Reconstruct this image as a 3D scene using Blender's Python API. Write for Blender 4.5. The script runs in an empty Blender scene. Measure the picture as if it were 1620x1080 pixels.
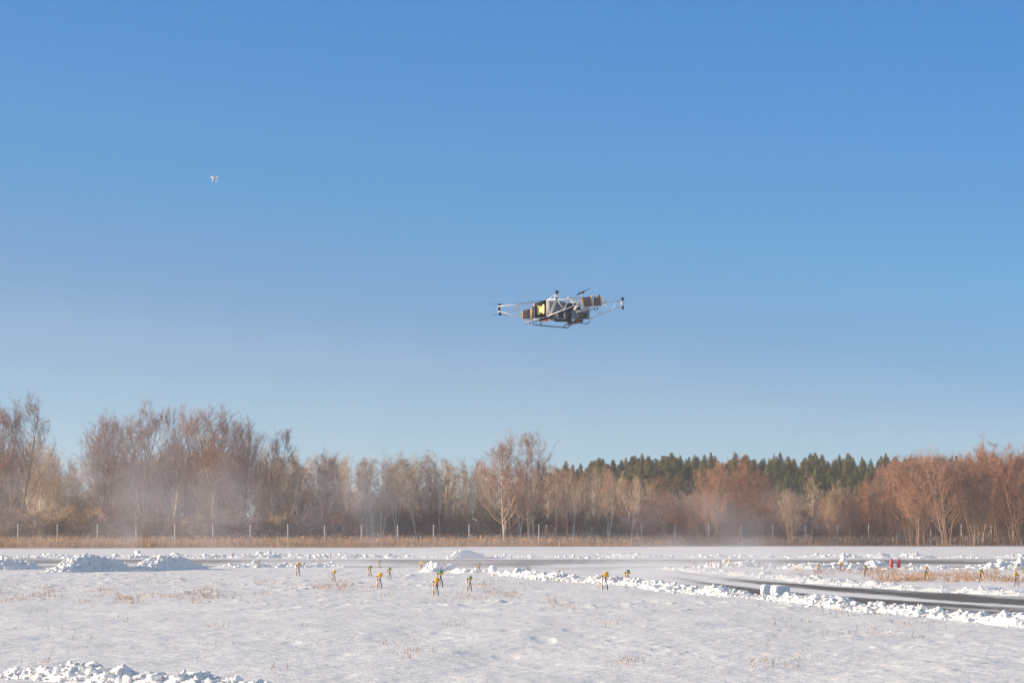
import bpy, bmesh, math, random
import numpy as np
from mathutils import Vector
random.seed(5); RNG = np.random.default_rng(11)
scene = bpy.context.scene
COL = scene.collection

# ---------------------------------------------------------------- camera
F, CX, CY, HOR, EYE = 4500.0, 810.0, 540.0, 833.0, 1.75
PITCH = math.atan((HOR-CY)/F)
cd = bpy.data.cameras.new('camera'); cam = bpy.data.objects.new('camera', cd); COL.objects.link(cam)
cam.location = (0, 0, EYE); cam.rotation_euler = (math.pi/2+PITCH, 0, 0)
cd.sensor_width = 36; cd.lens = F*36/1620; cd.clip_start = 0.5; cd.clip_end = 9000
scene.camera = cam

# ---------------------------------------------------------------- light
SUN_EL, SUN_AZ = math.radians(13), math.radians(-90)      # azimuth measured from +Y towards +X
w = bpy.data.worlds.new('World'); scene.world = w; w.use_nodes = True
nt = w.node_tree; nt.nodes.clear()
out = nt.nodes.new('ShaderNodeOutputWorld'); bg = nt.nodes.new('ShaderNodeBackground')
sky = nt.nodes.new('ShaderNodeTexSky'); sky.sky_type = 'NISHITA'; sky.sun_disc = False
sky.sun_elevation = SUN_EL; sky.sun_rotation = SUN_AZ
sky.air_density = 1.0; sky.dust_density = 0.6; sky.ozone_density = 1.5; sky.altitude = 200
# the low winter sky is deeper than the model's: look up a little higher, then tint by elevation
tc = nt.nodes.new('ShaderNodeTexCoord')
sep = nt.nodes.new('ShaderNodeSeparateXYZ'); nt.links.new(tc.outputs['Generated'], sep.inputs[0])
mz = nt.nodes.new('ShaderNodeMath'); mz.operation = 'MULTIPLY_ADD'
mz.inputs[1].default_value = 1.6; mz.inputs[2].default_value = 0.09
nt.links.new(sep.outputs['Z'], mz.inputs[0])
cmb = nt.nodes.new('ShaderNodeCombineXYZ')
nt.links.new(sep.outputs['X'], cmb.inputs['X']); nt.links.new(sep.outputs['Y'], cmb.inputs['Y']); nt.links.new(mz.outputs[0], cmb.inputs['Z'])
nrm = nt.nodes.new('ShaderNodeVectorMath'); nrm.operation = 'NORMALIZE'
nt.links.new(cmb.outputs[0], nrm.inputs[0]); nt.links.new(nrm.outputs[0], sky.inputs['Vector'])
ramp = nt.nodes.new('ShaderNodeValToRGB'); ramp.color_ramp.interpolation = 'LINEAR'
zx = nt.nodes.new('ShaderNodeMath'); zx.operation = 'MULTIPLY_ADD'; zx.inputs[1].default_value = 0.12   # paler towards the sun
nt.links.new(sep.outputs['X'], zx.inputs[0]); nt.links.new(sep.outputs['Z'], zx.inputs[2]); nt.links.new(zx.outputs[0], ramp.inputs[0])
SKY_RAMP = [(0, (0.46, 0.455, 0.488)), (0.0317, (0.445, 0.445, 0.480)), (0.0517, (0.419, 0.426, 0.477)), (0.074, (0.336, 0.396, 0.492)), (0.106, (0.274, 0.430, 0.542)), (0.14, (0.257, 0.419, 0.585)), (0.183, (0.221, 0.421, 0.630)), (0.25, (0.205, 0.41, 0.63)), (0.45, (1.45, 1.0, 0.72))]  # top stop, above the view, raised and warmed to add fill light
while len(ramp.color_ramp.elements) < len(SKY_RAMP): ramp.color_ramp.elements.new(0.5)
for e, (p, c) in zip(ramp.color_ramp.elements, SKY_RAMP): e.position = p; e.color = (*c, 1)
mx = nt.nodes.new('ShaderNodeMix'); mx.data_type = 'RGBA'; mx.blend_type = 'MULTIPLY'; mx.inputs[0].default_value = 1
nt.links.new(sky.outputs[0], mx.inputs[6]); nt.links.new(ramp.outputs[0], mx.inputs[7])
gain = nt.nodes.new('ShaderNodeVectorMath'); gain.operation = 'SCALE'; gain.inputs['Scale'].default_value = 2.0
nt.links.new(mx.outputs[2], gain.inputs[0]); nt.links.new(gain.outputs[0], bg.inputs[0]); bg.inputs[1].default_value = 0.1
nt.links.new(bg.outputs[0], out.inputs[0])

sd = bpy.data.lights.new('sun', 'SUN'); sd.energy = 4.1; sd.angle = math.radians(0.6); sd.color = (1.0, 0.80, 0.58)
sun = bpy.data.objects.new('sun', sd); COL.objects.link(sun)
sdir = Vector((math.sin(SUN_AZ)*math.cos(SUN_EL), math.cos(SUN_AZ)*math.cos(SUN_EL), math.sin(SUN_EL)))
sun.rotation_euler = sdir.to_track_quat('Z', 'Y').to_euler()
scene.view_settings.view_transform = 'Standard'; scene.view_settings.look = 'None'
scene.view_settings.gamma = 1.0; scene.view_settings.exposure = 0.9
scene.cycles.volume_step_rate = 1.0; scene.cycles.volume_max_steps = 128
scene.cycles.volume_bounces = 1

# ---------------------------------------------------------------- helpers
def ray(px, py):
    c, s = math.cos(PITCH), math.sin(PITCH); v = CY-py
    return Vector((px-CX, F*c-v*s, F*s+v*c))
def gp(px, py, z=0.0):
    r = ray(px, py); k = (z-EYE)/r.z
    return Vector((r.x*k, r.y*k, z))
def at(px, py, Y):
    r = ray(px, py); k = Y/r.y
    return Vector((r.x*k, Y, EYE+r.z*k))
def gd(py): return gp(CX, py).y                          # distance at which a ground row lies

def _hash(ix, iy, seed):
    h = (ix.astype(np.int64)*374761393 + iy.astype(np.int64)*668265263 + seed*974634777) & 0xFFFFFFFF
    h = ((h ^ (h >> 13))*1274126177) & 0xFFFFFFFF
    return ((h ^ (h >> 16)) & 0xFFFFFF)/float(0xFFFFFF)
def vnoise(x, y, seed=0):
    x = np.asarray(x, float); y = np.asarray(y, float)
    ix = np.floor(x); iy = np.floor(y); fx = x-ix; fy = y-iy
    fx = fx*fx*fx*(fx*(fx*6-15)+10); fy = fy*fy*fy*(fy*(fy*6-15)+10)
    a = _hash(ix, iy, seed); b = _hash(ix+1, iy, seed); c = _hash(ix, iy+1, seed); d = _hash(ix+1, iy+1, seed)
    return (a*(1-fx)+b*fx)*(1-fy)+(c*(1-fx)+d*fx)*fy*1.0 - 0.5
def fbm(x, y, seed=0, octs=4, gain=0.5):
    s = 0; a = 1.0; f = 1.0
    for o in range(octs):
        s = s + a*vnoise(x*f+o*17.3, y*f-o*9.1, seed+o); a *= gain; f *= 2.03
    return s
def sstep(a, b, x):
    t = np.clip((np.asarray(x, float)-a)/(b-a), 0, 1); return t*t*(3-2*t)

def mesh_np(name, V, faces, mat=None, smooth=False, attrs=None, mats=None, midx=None):
    """V (n,3); faces: list of arrays, each (k,3) or (k,4)"""
    me = bpy.data.meshes.new(name); V = np.asarray(V, np.float32)
    faces = [np.asarray(f, np.int32) for f in faces if len(f)]
    me.vertices.add(len(V)); me.vertices.foreach_set('co', V.ravel())
    nl = sum(f.size for f in faces); nf = sum(len(f) for f in faces)
    me.loops.add(nl); me.polygons.add(nf)
    me.loops.foreach_set('vertex_index', np.concatenate([f.ravel() for f in faces]))
    tot = np.concatenate([np.full(len(f), f.shape[1], np.int32) for f in faces])
    st = np.concatenate([[0], np.cumsum(tot)[:-1]]).astype(np.int32)
    me.polygons.foreach_set('loop_start', st); me.polygons.foreach_set('loop_total', tot)
    if smooth: me.polygons.foreach_set('use_smooth', np.ones(nf, bool))
    if attrs:
        for k, a in attrs.items():
            at_ = me.attributes.new(k, 'FLOAT', 'POINT'); at_.data.foreach_set('value', np.asarray(a, np.float32).ravel())
    for m in (mats or ([mat] if mat else [])): me.materials.append(m)
    if midx is not None: me.polygons.foreach_set('material_index', np.asarray(midx, np.int32))
    me.update(calc_edges=True); me.validate()
    return me
def link(name, me, parent=None, loc=None):
    o = bpy.data.objects.new(name, me); COL.objects.link(o)
    if parent: o.parent = parent
    if loc is not None: o.location = loc
    return o
def tag(o, label=None, cat=None, group=None, kind=None):
    if label: o['label'] = label
    if cat: o['category'] = cat
    if group: o['group'] = group
    if kind: o['kind'] = kind
    return o
def empty(name, loc, rz=0):
    o = bpy.data.objects.new(name, None); COL.objects.link(o); o.location = loc; o.rotation_euler = (0, 0, rz)
    o.empty_display_size = 0.3
    return o

class MB:
    """collects simple solids and builds them as one mesh"""
    def __init__(s): s.V = []; s.Q = []; s.T = []
    def add(s, V, Q=(), T=()):
        n = sum(len(v) for v in s.V); s.V.append(np.asarray(V, float))
        if len(Q): s.Q.append(np.asarray(Q)+n)
        if len(T): s.T.append(np.asarray(T)+n)
        return s
    def tube(s, pts, rad, n=8, cap=True):
        pts = [Vector(p) for p in pts]; m = len(pts)
        rad = list(rad) if hasattr(rad, '__len__') else [rad]*m
        V = []; ref = None
        for i, p in enumerate(pts):
            t = (pts[min(i+1, m-1)]-pts[max(i-1, 0)]).normalized()
            if ref is None:
                ref = Vector((0, 0, 1)) if abs(t.z) < 0.9 else Vector((1, 0, 0))
            u = ref-t*ref.dot(t)
            u = u.normalized() if u.length > 1e-6 else t.orthogonal().normalized()
            ref = u; v = t.cross(u)
            for k in range(n):
                a = 2*math.pi*k/n; V.append(p+(u*math.cos(a)+v*math.sin(a))*rad[i])
        Q = [[i*n+k, i*n+(k+1) % n, (i+1)*n+(k+1) % n, (i+1)*n+k] for i in range(m-1) for k in range(n)]
        T = []
        if cap:
            V += [pts[0], pts[-1]]; a = m*n; b = a+1
            T = [[a, (k+1) % n, k] for k in range(n)]+[[b, (m-1)*n+k, (m-1)*n+(k+1) % n] for k in range(n)]
        return s.add([tuple(v) for v in V], Q, T)
    def lathe(s, c, prof, n=14, axis='z'):
        V = []; m = len(prof)
        for r, z in prof:
            for k in range(n):
                a = 2*math.pi*k/n; x, y = r*math.cos(a), r*math.sin(a)
                V.append((c[0]+x, c[1]+y, c[2]+z) if axis == 'z' else (c[0]+z, c[1]+x, c[2]+y))
        Q = [[i*n+k, i*n+(k+1) % n, (i+1)*n+(k+1) % n, (i+1)*n+k] for i in range(m-1) for k in range(n)]
        return s.add(V, Q)
    def hexa(s, P):
        """8 corners: bottom 0-3 counter-clockwise, top 4-7"""
        return s.add([tuple(p) for p in P], [[3, 2, 1, 0], [4, 5, 6, 7], [0, 1, 5, 4], [1, 2, 6, 5], [2, 3, 7, 6], [3, 0, 4, 7]])
    def box(s, c, d, rz=0):
        x, y, z = c; a, b, h = d[0]/2, d[1]/2, d[2]/2; co, si = math.cos(rz), math.sin(rz)
        P = [(x+u*co-v*si, y+u*si+v*co, z+t) for t in (-h, h) for u, v in ((-a, -b), (a, -b), (a, b), (-a, b))]
        return s.hexa(P)
    def build(s, name, mat, parent=None, smooth=False, bevel=0):
        fs = []
        if s.Q: fs.append(np.concatenate(s.Q))
        if s.T: fs.append(np.concatenate(s.T))
        me = mesh_np(name, np.concatenate(s.V), fs, mat, smooth)
        o = link(name, me, parent)
        if bevel:
            b = o.modifiers.new('bevel', 'BEVEL'); b.width = bevel; b.segments = 2; b.limit_method = 'ANGLE'
        return o

# ---------------------------------------------------------------- materials
def new_mat(name):
    m = bpy.data.materials.new(name); m.use_nodes = True
    return m, m.node_tree, m.node_tree.nodes['Principled BSDF']
def simple(name, col, rough=0.6, metal=0.0, var=0.12, scale=8.0, bump=0.0):
    m, t, p = new_mat(name)
    n = t.nodes.new('ShaderNodeTexNoise'); n.inputs['Scale'].default_value = scale; n.inputs['Detail'].default_value = 4
    tcn = t.nodes.new('ShaderNodeTexCoord'); t.links.new(tcn.outputs['Object'], n.inputs['Vector'])
    r = t.nodes.new('ShaderNodeValToRGB')
    r.color_ramp.elements[0].position = 0.3; r.color_ramp.elements[1].position = 0.7
    r.color_ramp.elements[0].color = (*[c*(1-var) for c in col], 1); r.color_ramp.elements[1].color = (*[min(1, c*(1+var)) for c in col], 1)
    t.links.new(n.outputs[0], r.inputs[0]); t.links.new(r.outputs[0], p.inputs['Base Color'])
    p.inputs['Roughness'].default_value = rough; p.inputs['Metallic'].default_value = metal
    if bump:
        b = t.nodes.new('ShaderNodeBump'); b.inputs['Strength'].default_value = bump; b.inputs['Distance'].default_value = 0.02
        t.links.new(n.outputs[0], b.inputs['Height']); t.links.new(b.outputs[0], p.inputs['Normal'])
    return m
def twig_mat(name, c1, c2, c3=None):
    """colour differs from plant to plant (object random) and clump to clump"""
    m, t, p = new_mat(name)
    g = t.nodes.new('ShaderNodeNewGeometry'); oi = t.nodes.new('ShaderNodeObjectInfo')
    n = t.nodes.new('ShaderNodeTexNoise'); n.inputs['Scale'].default_value = 0.9; n.inputs['Detail'].default_value = 2
    t.links.new(g.outputs['Position'], n.inputs['Vector'])
    a = t.nodes.new('ShaderNodeMath'); a.operation = 'MULTIPLY_ADD'; a.inputs[1].default_value = 0.55; a.inputs[2].default_value = 0.0
    t.links.new(oi.outputs['Random'], a.inputs[0])
    b = t.nodes.new('ShaderNodeMath'); b.operation = 'MULTIPLY_ADD'; b.inputs[1].default_value = 0.9
    t.links.new(n.outputs[0], b.inputs[0]); t.links.new(a.outputs[0], b.inputs[2])
    at_ = t.nodes.new('ShaderNodeAttribute'); at_.attribute_name = 'shade'
    sh = t.nodes.new('ShaderNodeMath'); sh.operation = 'MULTIPLY_ADD'; sh.inputs[1].default_value = 0.9
    t.links.new(at_.outputs['Fac'], sh.inputs[0]); t.links.new(b.outputs[0], sh.inputs[2])
    r = t.nodes.new('ShaderNodeValToRGB'); t.links.new(sh.outputs[0], r.inputs[0])
    r.color_ramp.elements[0].position = 0.25; r.color_ramp.elements[1].position = 0.95
    r.color_ramp.elements[0].color = (*c1, 1); r.color_ramp.elements[1].color = (*c2, 1)
    if c3: e = r.color_ramp.elements.new(0.6); e.color = (*c3, 1)
    t.links.new(r.outputs[0], p.inputs['Base Color']); p.inputs['Roughness'].default_value = 0.75
    p.inputs['Specular IOR Level'].default_value = 0.2
    return m
def snow_mat(name, col=(0.845, 0.84, 0.845), s1=6.0, d1=0.03, s2=40.0, d2=0.008):
    m, t, p = new_mat(name)
    g = t.nodes.new('ShaderNodeNewGeometry')
    prev = None
    for sc, di, st in ((s1, d1, 0.8), (s2, d2, 0.7)):
        n = t.nodes.new('ShaderNodeTexNoise'); n.inputs['Scale'].default_value = sc; n.inputs['Detail'].default_value = 5
        n.inputs['Roughness'].default_value = 0.6
        t.links.new(g.outputs['Position'], n.inputs['Vector'])
        b = t.nodes.new('ShaderNodeBump'); b.inputs['Strength'].default_value = st; b.inputs['Distance'].default_value = di
        t.links.new(n.outputs[0], b.inputs['Height'])
        if prev: t.links.new(prev.outputs[0], b.inputs['Normal'])
        prev = b
    t.links.new(prev.outputs[0], p.inputs['Normal'])
    n = t.nodes.new('ShaderNodeTexNoise'); n.inputs['Scale'].default_value = 0.35; n.inputs['Detail'].default_value = 6
    t.links.new(g.outputs['Position'], n.inputs['Vector'])
    r = t.nodes.new('ShaderNodeValToRGB')
    r.color_ramp.elements[0].position = 0.3; r.color_ramp.elements[1].position = 0.65
    r.color_ramp.elements[0].color = (*[c*0.93 for c in col], 1); r.color_ramp.elements[1].color = (*col, 1)
    t.links.new(n.outputs[0], r.inputs[0]); t.links.new(r.outputs[0], p.inputs['Base Color'])
    p.inputs['Roughness'].default_value = 0.65; p.inputs['Specular IOR Level'].default_value = 0.25
    return m
M = {}
M['snow'] = snow_mat('wind_packed_snow', s1=4.0, d1=0.045, s2=22.0, d2=0.010)
M['pile'] = snow_mat('ploughed_snow', (0.86, 0.87, 0.88), 9.0, 0.03, 45.0, 0.008)
M['bark_pale'] = twig_mat('pale_bark', (0.55, 0.44, 0.34), (0.82, 0.72, 0.60))
M['bark_tan'] = twig_mat('tan_bark', (0.32, 0.24, 0.17), (0.60, 0.46, 0.34))
M['bark_dark'] = twig_mat('grey_brown_bark', (0.16, 0.12, 0.09), (0.33, 0.25, 0.19))
M['bark_orange'] = twig_mat('orange_brown_bark', (0.30, 0.18, 0.11), (0.52, 0.34, 0.22))
M['tw_red'] = twig_mat('red_brown_twigs', (0.17, 0.09, 0.07), (0.50, 0.29, 0.22))
M['tw_tan'] = twig_mat('tan_twigs', (0.26, 0.17, 0.10), (0.76, 0.56, 0.36))
M['tw_orange'] = twig_mat('orange_brown_twigs', (0.20, 0.10, 0.062), (0.60, 0.32, 0.20))
M['tw_grey'] = twig_mat('grey_brown_twigs', (0.15, 0.105, 0.08), (0.50, 0.37, 0.27))
M['grass'] = twig_mat('dry_grass_blades', (0.30, 0.17, 0.09), (0.78, 0.53, 0.33))
M['weed'] = twig_mat('weed_stalks', (0.28, 0.16, 0.10), (0.66, 0.45, 0.29))
M['needles'] = twig_mat('pine_needles', (0.085, 0.095, 0.025), (0.30, 0.26, 0.07))
M['needles_cold'] = twig_mat('frosted_pine_needles', (0.035, 0.07, 0.05), (0.09, 0.12, 0.08))
M['post'] = simple('concrete_post', (0.48, 0.47, 0.46), 0.8, scale=3)
M['wire'] = simple('galvanised_wire', (0.34, 0.34, 0.34), 0.5, 0.4)
M['white'] = simple('white_painted_tube', (0.70, 0.69, 0.66), 0.4, var=0.06)
M['cream'] = simple('cream_plastic', (0.72, 0.66, 0.58), 0.5, var=0.06)
M['black'] = simple('black_plastic', (0.012, 0.012, 0.015), 0.8, var=0.3)
M['carbon'] = simple('dark_carbon', (0.03, 0.035, 0.045), 0.35, var=0.3)
M['hull'] = simple('slate_panel', (0.13, 0.155, 0.20), 0.5, var=0.25, scale=3)
M['hull_dark'] = simple('dark_slate_panel', (0.02, 0.025, 0.038), 0.8, var=0.35, scale=4)
M['battery'] = simple('brown_grey_fabric', (0.15, 0.115, 0.11), 0.8, var=0.2)
M['strap'] = simple('ochre_strap', (0.75, 0.42, 0.12), 0.7, var=0.1)
M['yellow'] = simple('yellow_vinyl', (0.80, 0.66, 0.20), 0.5, var=0.04)
M['amber'] = simple('amber_lamp_housing', (0.80, 0.42, 0.04), 0.45, var=0.15, scale=20)
M['green'] = simple('green_lens', (0.01, 0.28, 0.17), 0.25, var=0.1)
M['teal'] = simple('weathered_blue_lens', (0.08, 0.20, 0.22), 0.3, var=0.1)  # lens colour greyer and bluer than the green one
M['stripe'] = simple('orange_band', (0.70, 0.22, 0.05), 0.6, var=0.1)
M['red'] = simple('red_paint', (0.55, 0.03, 0.03), 0.4, var=0.12)
M['redpart'] = simple('red_fitting', (0.6, 0.05, 0.06), 0.5)

# road: asphalt showing through blown snow, cover comes from the 'cover' attribute plus fine noise
def road_mat():
    m, t, p = new_mat('snow_dusted_asphalt')
    a = t.nodes.new('ShaderNodeAttribute'); a.attribute_name = 'cover'
    g = t.nodes.new('ShaderNodeNewGeometry')
    mp = t.nodes.new('ShaderNodeMapping'); mp.inputs['Scale'].default_value = (1.0, 0.35, 1.0)
    t.links.new(g.outputs['Position'], mp.inputs[0])
    n = t.nodes.new('ShaderNodeTexNoise'); n.inputs['Scale'].default_value = 2.2; n.inputs['Detail'].default_value = 8; n.inputs['Roughness'].default_value = 0.7
    t.links.new(mp.outputs[0], n.inputs['Vector'])
    s = t.nodes.new('ShaderNodeMath'); s.operation = 'MULTIPLY_ADD'; s.inputs[1].default_value = 1.4; s.inputs[2].default_value = -0.70
    t.links.new(n.outputs[0], s.inputs[0])
    ad = t.nodes.new('ShaderNodeMath'); ad.operation = 'ADD'; t.links.new(s.outputs[0], ad.inputs[0]); t.links.new(a.outputs['Fac'], ad.inputs[1])
    r = t.nodes.new('ShaderNodeValToRGB'); t.links.new(ad.outputs[0], r.inputs[0])
    r.color_ramp.elements[0].position = 0.15; r.color_ramp.elements[1].position = 0.85
    r.color_ramp.elements[0].color = (0.10, 0.092, 0.086, 1); r.color_ramp.elements[1].color = (0.8, 0.8, 0.82, 1)
    t.links.new(r.outputs[0], p.inputs['Base Color']); p.inputs['Roughness'].default_value = 0.8
    return m
M['road'] = road_mat()

# ---------------------------------------------------------------- the lie of the land
def tb(px): return (px-CX)/(F*math.cos(PITCH))           # tangent of bearing for a measured column (ground rows)
NEAR = [(-900, 0), (0, 0)]
road_near = [(850, 913), (900, 915), (940, 917), (1010, 922), (1080, 930), (1200, 941), (1313, 952), (1413, 960), (1513, 968), (1640, 979), (2100, 1025)]
road_far = [(850, 895.5), (900, 895.5), (1000, 896.5), (1080, 904), (1140, 912), (1213, 919), (1313, 928), (1447, 936), (1640, 945), (2100, 975)]
def edge_fn(lst):
    xs = []; ys = []
    for px, py in lst:
        g = gp(px, py); xs.append(g.x/g.y); ys.append(g.y)
    return lambda t: np.interp(t, xs, ys)
rN, rF = edge_fn(road_near), edge_fn(road_far)
RW0, RW1 = gd(895.5), gd(884.0)
HILL_H = 9.0
def ground_h(X, Y):
    X = np.asarray(X, float); Y = np.asarray(Y, float); R = np.hypot(X, Y)
    h = 0.05*fbm(X/9, Y/12, 1, 3) + 0.037*fbm(X/1.4, Y/3.0, 5, 4)*sstep(240, 90, R)
    dr = np.clip(fbm(X/0.45, Y/0.8, 40, 4)-0.27, 0, 1)*sstep(-0.25, 0.3, fbm(X/5, Y/9, 44, 2))      # scattered wind crusts
    h = h + 0.11*dr*sstep(170, 90, R)*np.clip(R/80, 0.35, 1) + 0.005*fbm(X/0.4, Y/0.7, 61, 3)*sstep(140, 70, R)
    hm_ = np.clip(vnoise(X/0.55+3.1, Y/1.2, 71)+0.25*vnoise(X/.3, Y/.6, 72)-0.37, 0, 1)*sstep(-0.1, 0.2, vnoise(X/4, Y/6, 73))
    h = h - 0.12*hm_*sstep(150, 80, R)
    h = h + 0.007*fbm(X/0.28, Y/0.4, 9, 2)*sstep(85, 40, R)
    # flat where the runway and taxiway lie
    m = sstep(RW0-4, RW0, Y)*sstep(RW1+4, RW1, Y)
    t = X/np.maximum(Y, 1.0)
    inr = (t > tb(835)) & (t < 0.35) & (Y > 20)
    mr = np.where(inr, sstep(-1.2, 0.0, Y-rN(t))*sstep(1.2, 0.0, Y-rF(t)), 0)
    flat = np.maximum(m, mr)
    h = h*(1-flat)-0.03*flat
    # ground climbs gently behind the wood, most on the right
    hill = HILL_H*sstep(300, 520, Y)*(0.35+0.65*sstep(-10, 25, X))
    return h+hill
def gz(x, y): return float(ground_h(np.array([x]), np.array([y]))[0])

def build_ground():
    ang = np.concatenate([np.linspace(-180, -30, 40)[:-1], np.linspace(-30, -13, 25)[:-1], np.arange(-13, 13, 0.03),
                          np.linspace(13, 30, 25), np.linspace(30, 180, 40)[1:-1]])
    r = [1.0]
    while r[-1] < 4200:
        x = r[-1]
        r.append(x + (1.0 if x < 26 else 0.12 if x < 60 else 0.26 if x < 130 else 0.8 if x < 250 else x*0.03))
    r = np.array(r); A, Rr = np.meshgrid(np.radians(ang), r)
    X = Rr*np.sin(A); Y = Rr*np.cos(A); Z = ground_h(X, Y)
    nr, na = X.shape
    V = np.stack([X, Y, Z], -1).reshape(-1, 3)
    i = np.arange(nr-1)[:, None]*na; j = np.arange(na)[None]; jn = (j+1) % na
    Q = np.stack([i+j, i+na+j, i+na+jn, i+jn], -1).reshape(-1, 4)[:, ::-1]
    V = np.concatenate([V, [[0, 0, V[:na, 2].mean()]]]); c = len(V)-1
    T = np.stack([np.full(na, c), np.arange(na), (np.arange(na)+1) % na], -1)[:, ::-1]
    o = link('ground', mesh_np('ground', V, [Q, T], M['snow'], True)); tag(o, kind='structure')
build_ground()

def build_taxiway():
    tt = np.linspace(tb(840), 0.28, 700); ss = np.linspace(0, 1, 70)
    Tm, S = np.meshgrid(tt, ss)
    n_, f_ = rN(Tm)-1.0, rF(Tm)+0.6
    f_ = np.minimum(f_, RW0-0.05)
    Y = n_+(f_-n_)*S; X = Tm*Y
    px = CX+Tm*F
    # wind-laid snow: bare tracks show mostly on the right, streaks follow the lane
    lane = (px-840)/60
    st = fbm(lane*0.55, S*9, 3, 4, 0.6)
    cov = 0.90 - 0.45*sstep(1050, 1300, px) + 0.6*st
    q = sstep(1250, 1600, px)
    cov -= 0.7*np.exp(-((S-(0.82-0.12*q))/0.15)**2)*sstep(1030, 1200, px)
    cov -= 0.6*np.exp(-((S-(0.22+0.14*q))/0.14)**2)*sstep(1080, 1230, px)
    cov += 0.75*np.exp(-((S-(0.52-0.05*q))/(0.12-0.05*q))**2)*sstep(1100, 1250, px)
    cov -= 0.6*np.exp(-((S-0.42+0.1*st)/0.10)**2)*sstep(1040, 1120, px)*sstep(1230, 1150, px)
    V = np.stack([X, Y, np.full_like(X, 0.004)], -1).reshape(-1, 3); nr, na = X.shape
    i = np.arange(nr-1)[:, None]*na; j = np.arange(na-1)[None]
    Q = np.stack([i+j, i+j+1, i+na+j+1, i+na+j], -1).reshape(-1, 4)
    tag(link('taxiway', mesh_np('taxiway', V, [Q], M['road'], True, {'cover': cov})), kind='structure')
build_taxiway()
def build_runway():
    xs = np.linspace(-150, 150, 900); ss = np.linspace(0, 1, 60)
    X, S = np.meshgrid(xs, ss); Y = RW0+(RW1-RW0)*S
    px = CX+X/Y*F
    st = fbm(X/9, S*8, 21, 4, 0.6)
    cov = 0.34+0.6*st + 0.35*np.exp(-((S-0.05)/0.18)**2) + 0.15*np.exp(-((S-0.97)/0.08)**2)
    cov += 0.45*sstep(840, 900, px)*sstep(1230, 1060, px)*sstep(0.5, 0.1, S)
    cov += 0.25*sstep(330, 430, px)*sstep(640, 560, px)
    V = np.stack([X, Y, np.full_like(X, 0.0)], -1).reshape(-1, 3); nr, na = X.shape
    i = np.arange(nr-1)[:, None]*na; j = np.arange(na-1)[None]
    Q = np.stack([i+j, i+j+1, i+na+j+1, i+na+j], -1).reshape(-1, 4)
    tag(link('runway', mesh_np('runway', V, [Q], M['road'], True, {'cover': cov})), kind='structure')
build_runway()

# ---------------------------------------------------------------- ploughed snow
def ico(sub):
    bm = bmesh.new(); bmesh.ops.create_icosphere(bm, subdivisions=sub, radius=1)
    V = np.array([v.co[:] for v in bm.verts]); Fc = np.array([[v.index for v in f.verts] for f in bm.faces]); bm.free()
    return V, Fc
def lump_templates(sub, n, amp):
    V, Fc = ico(sub); res = []
    for k in range(n):
        a = RNG.uniform(0, 50, 3)
        d = (fbm(V[:, 0]*1.3+a[0], V[:, 1]*1.3+V[:, 2]*1.1+a[1], k, 3)+fbm(V[:, 2]*1.3+a[2], V[:, 0]*0.9-V[:, 1]*1.2, k+30, 3))
        P = V*(1+amp*d)[:, None]
        for _ in range(2 if sub < 3 else 0):              # a few flattish breaks, as in ploughed chunks
            nn = RNG.normal(size=3); nn /= np.linalg.norm(nn); c = RNG.uniform(0.55, 0.85)
            e = P@nn; P = P-np.outer(np.clip(e-c, 0, None)*0.8, nn)
        res.append(P)
    return res, Fc
LT2 = lump_templates(2, 16, 1.1); LT3 = lump_templates(3, 14, 1.1)
def lumps(pos, size, tmpl=LT2, flat=0.8):
    tv, tf = tmpl; V = []; T = []; n = 0
    for p, s in zip(pos, size):
        P = tv[RNG.integers(len(tv))]
        a = RNG.uniform(0, 2*math.pi); c, sn = math.cos(a), math.sin(a)
        sx, sy, sz = s*RNG.uniform(0.75, 1.3), s*RNG.uniform(0.75, 1.3), s*RNG.uniform(0.6, 1.1)*flat
        q = P*[sx, sy, sz]
        q = np.stack([q[:, 0]*c-q[:, 1]*sn, q[:, 0]*sn+q[:, 1]*c, q[:, 2]], -1)+np.asarray(p)
        V.append(q); T.append(tf+n); n += len(q)
    return np.concatenate(V), np.concatenate(T)
def path_pts(pix, step):
    P = [gp(*p) for p in pix]; out_ = []
    for a, b in zip(P[:-1], P[1:]):
        L = (b-a).length; k = max(1, int(L/step))
        for i in range(k): out_.append(a.lerp(b, i/k))
    out_.append(P[-1]); return out_
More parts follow.
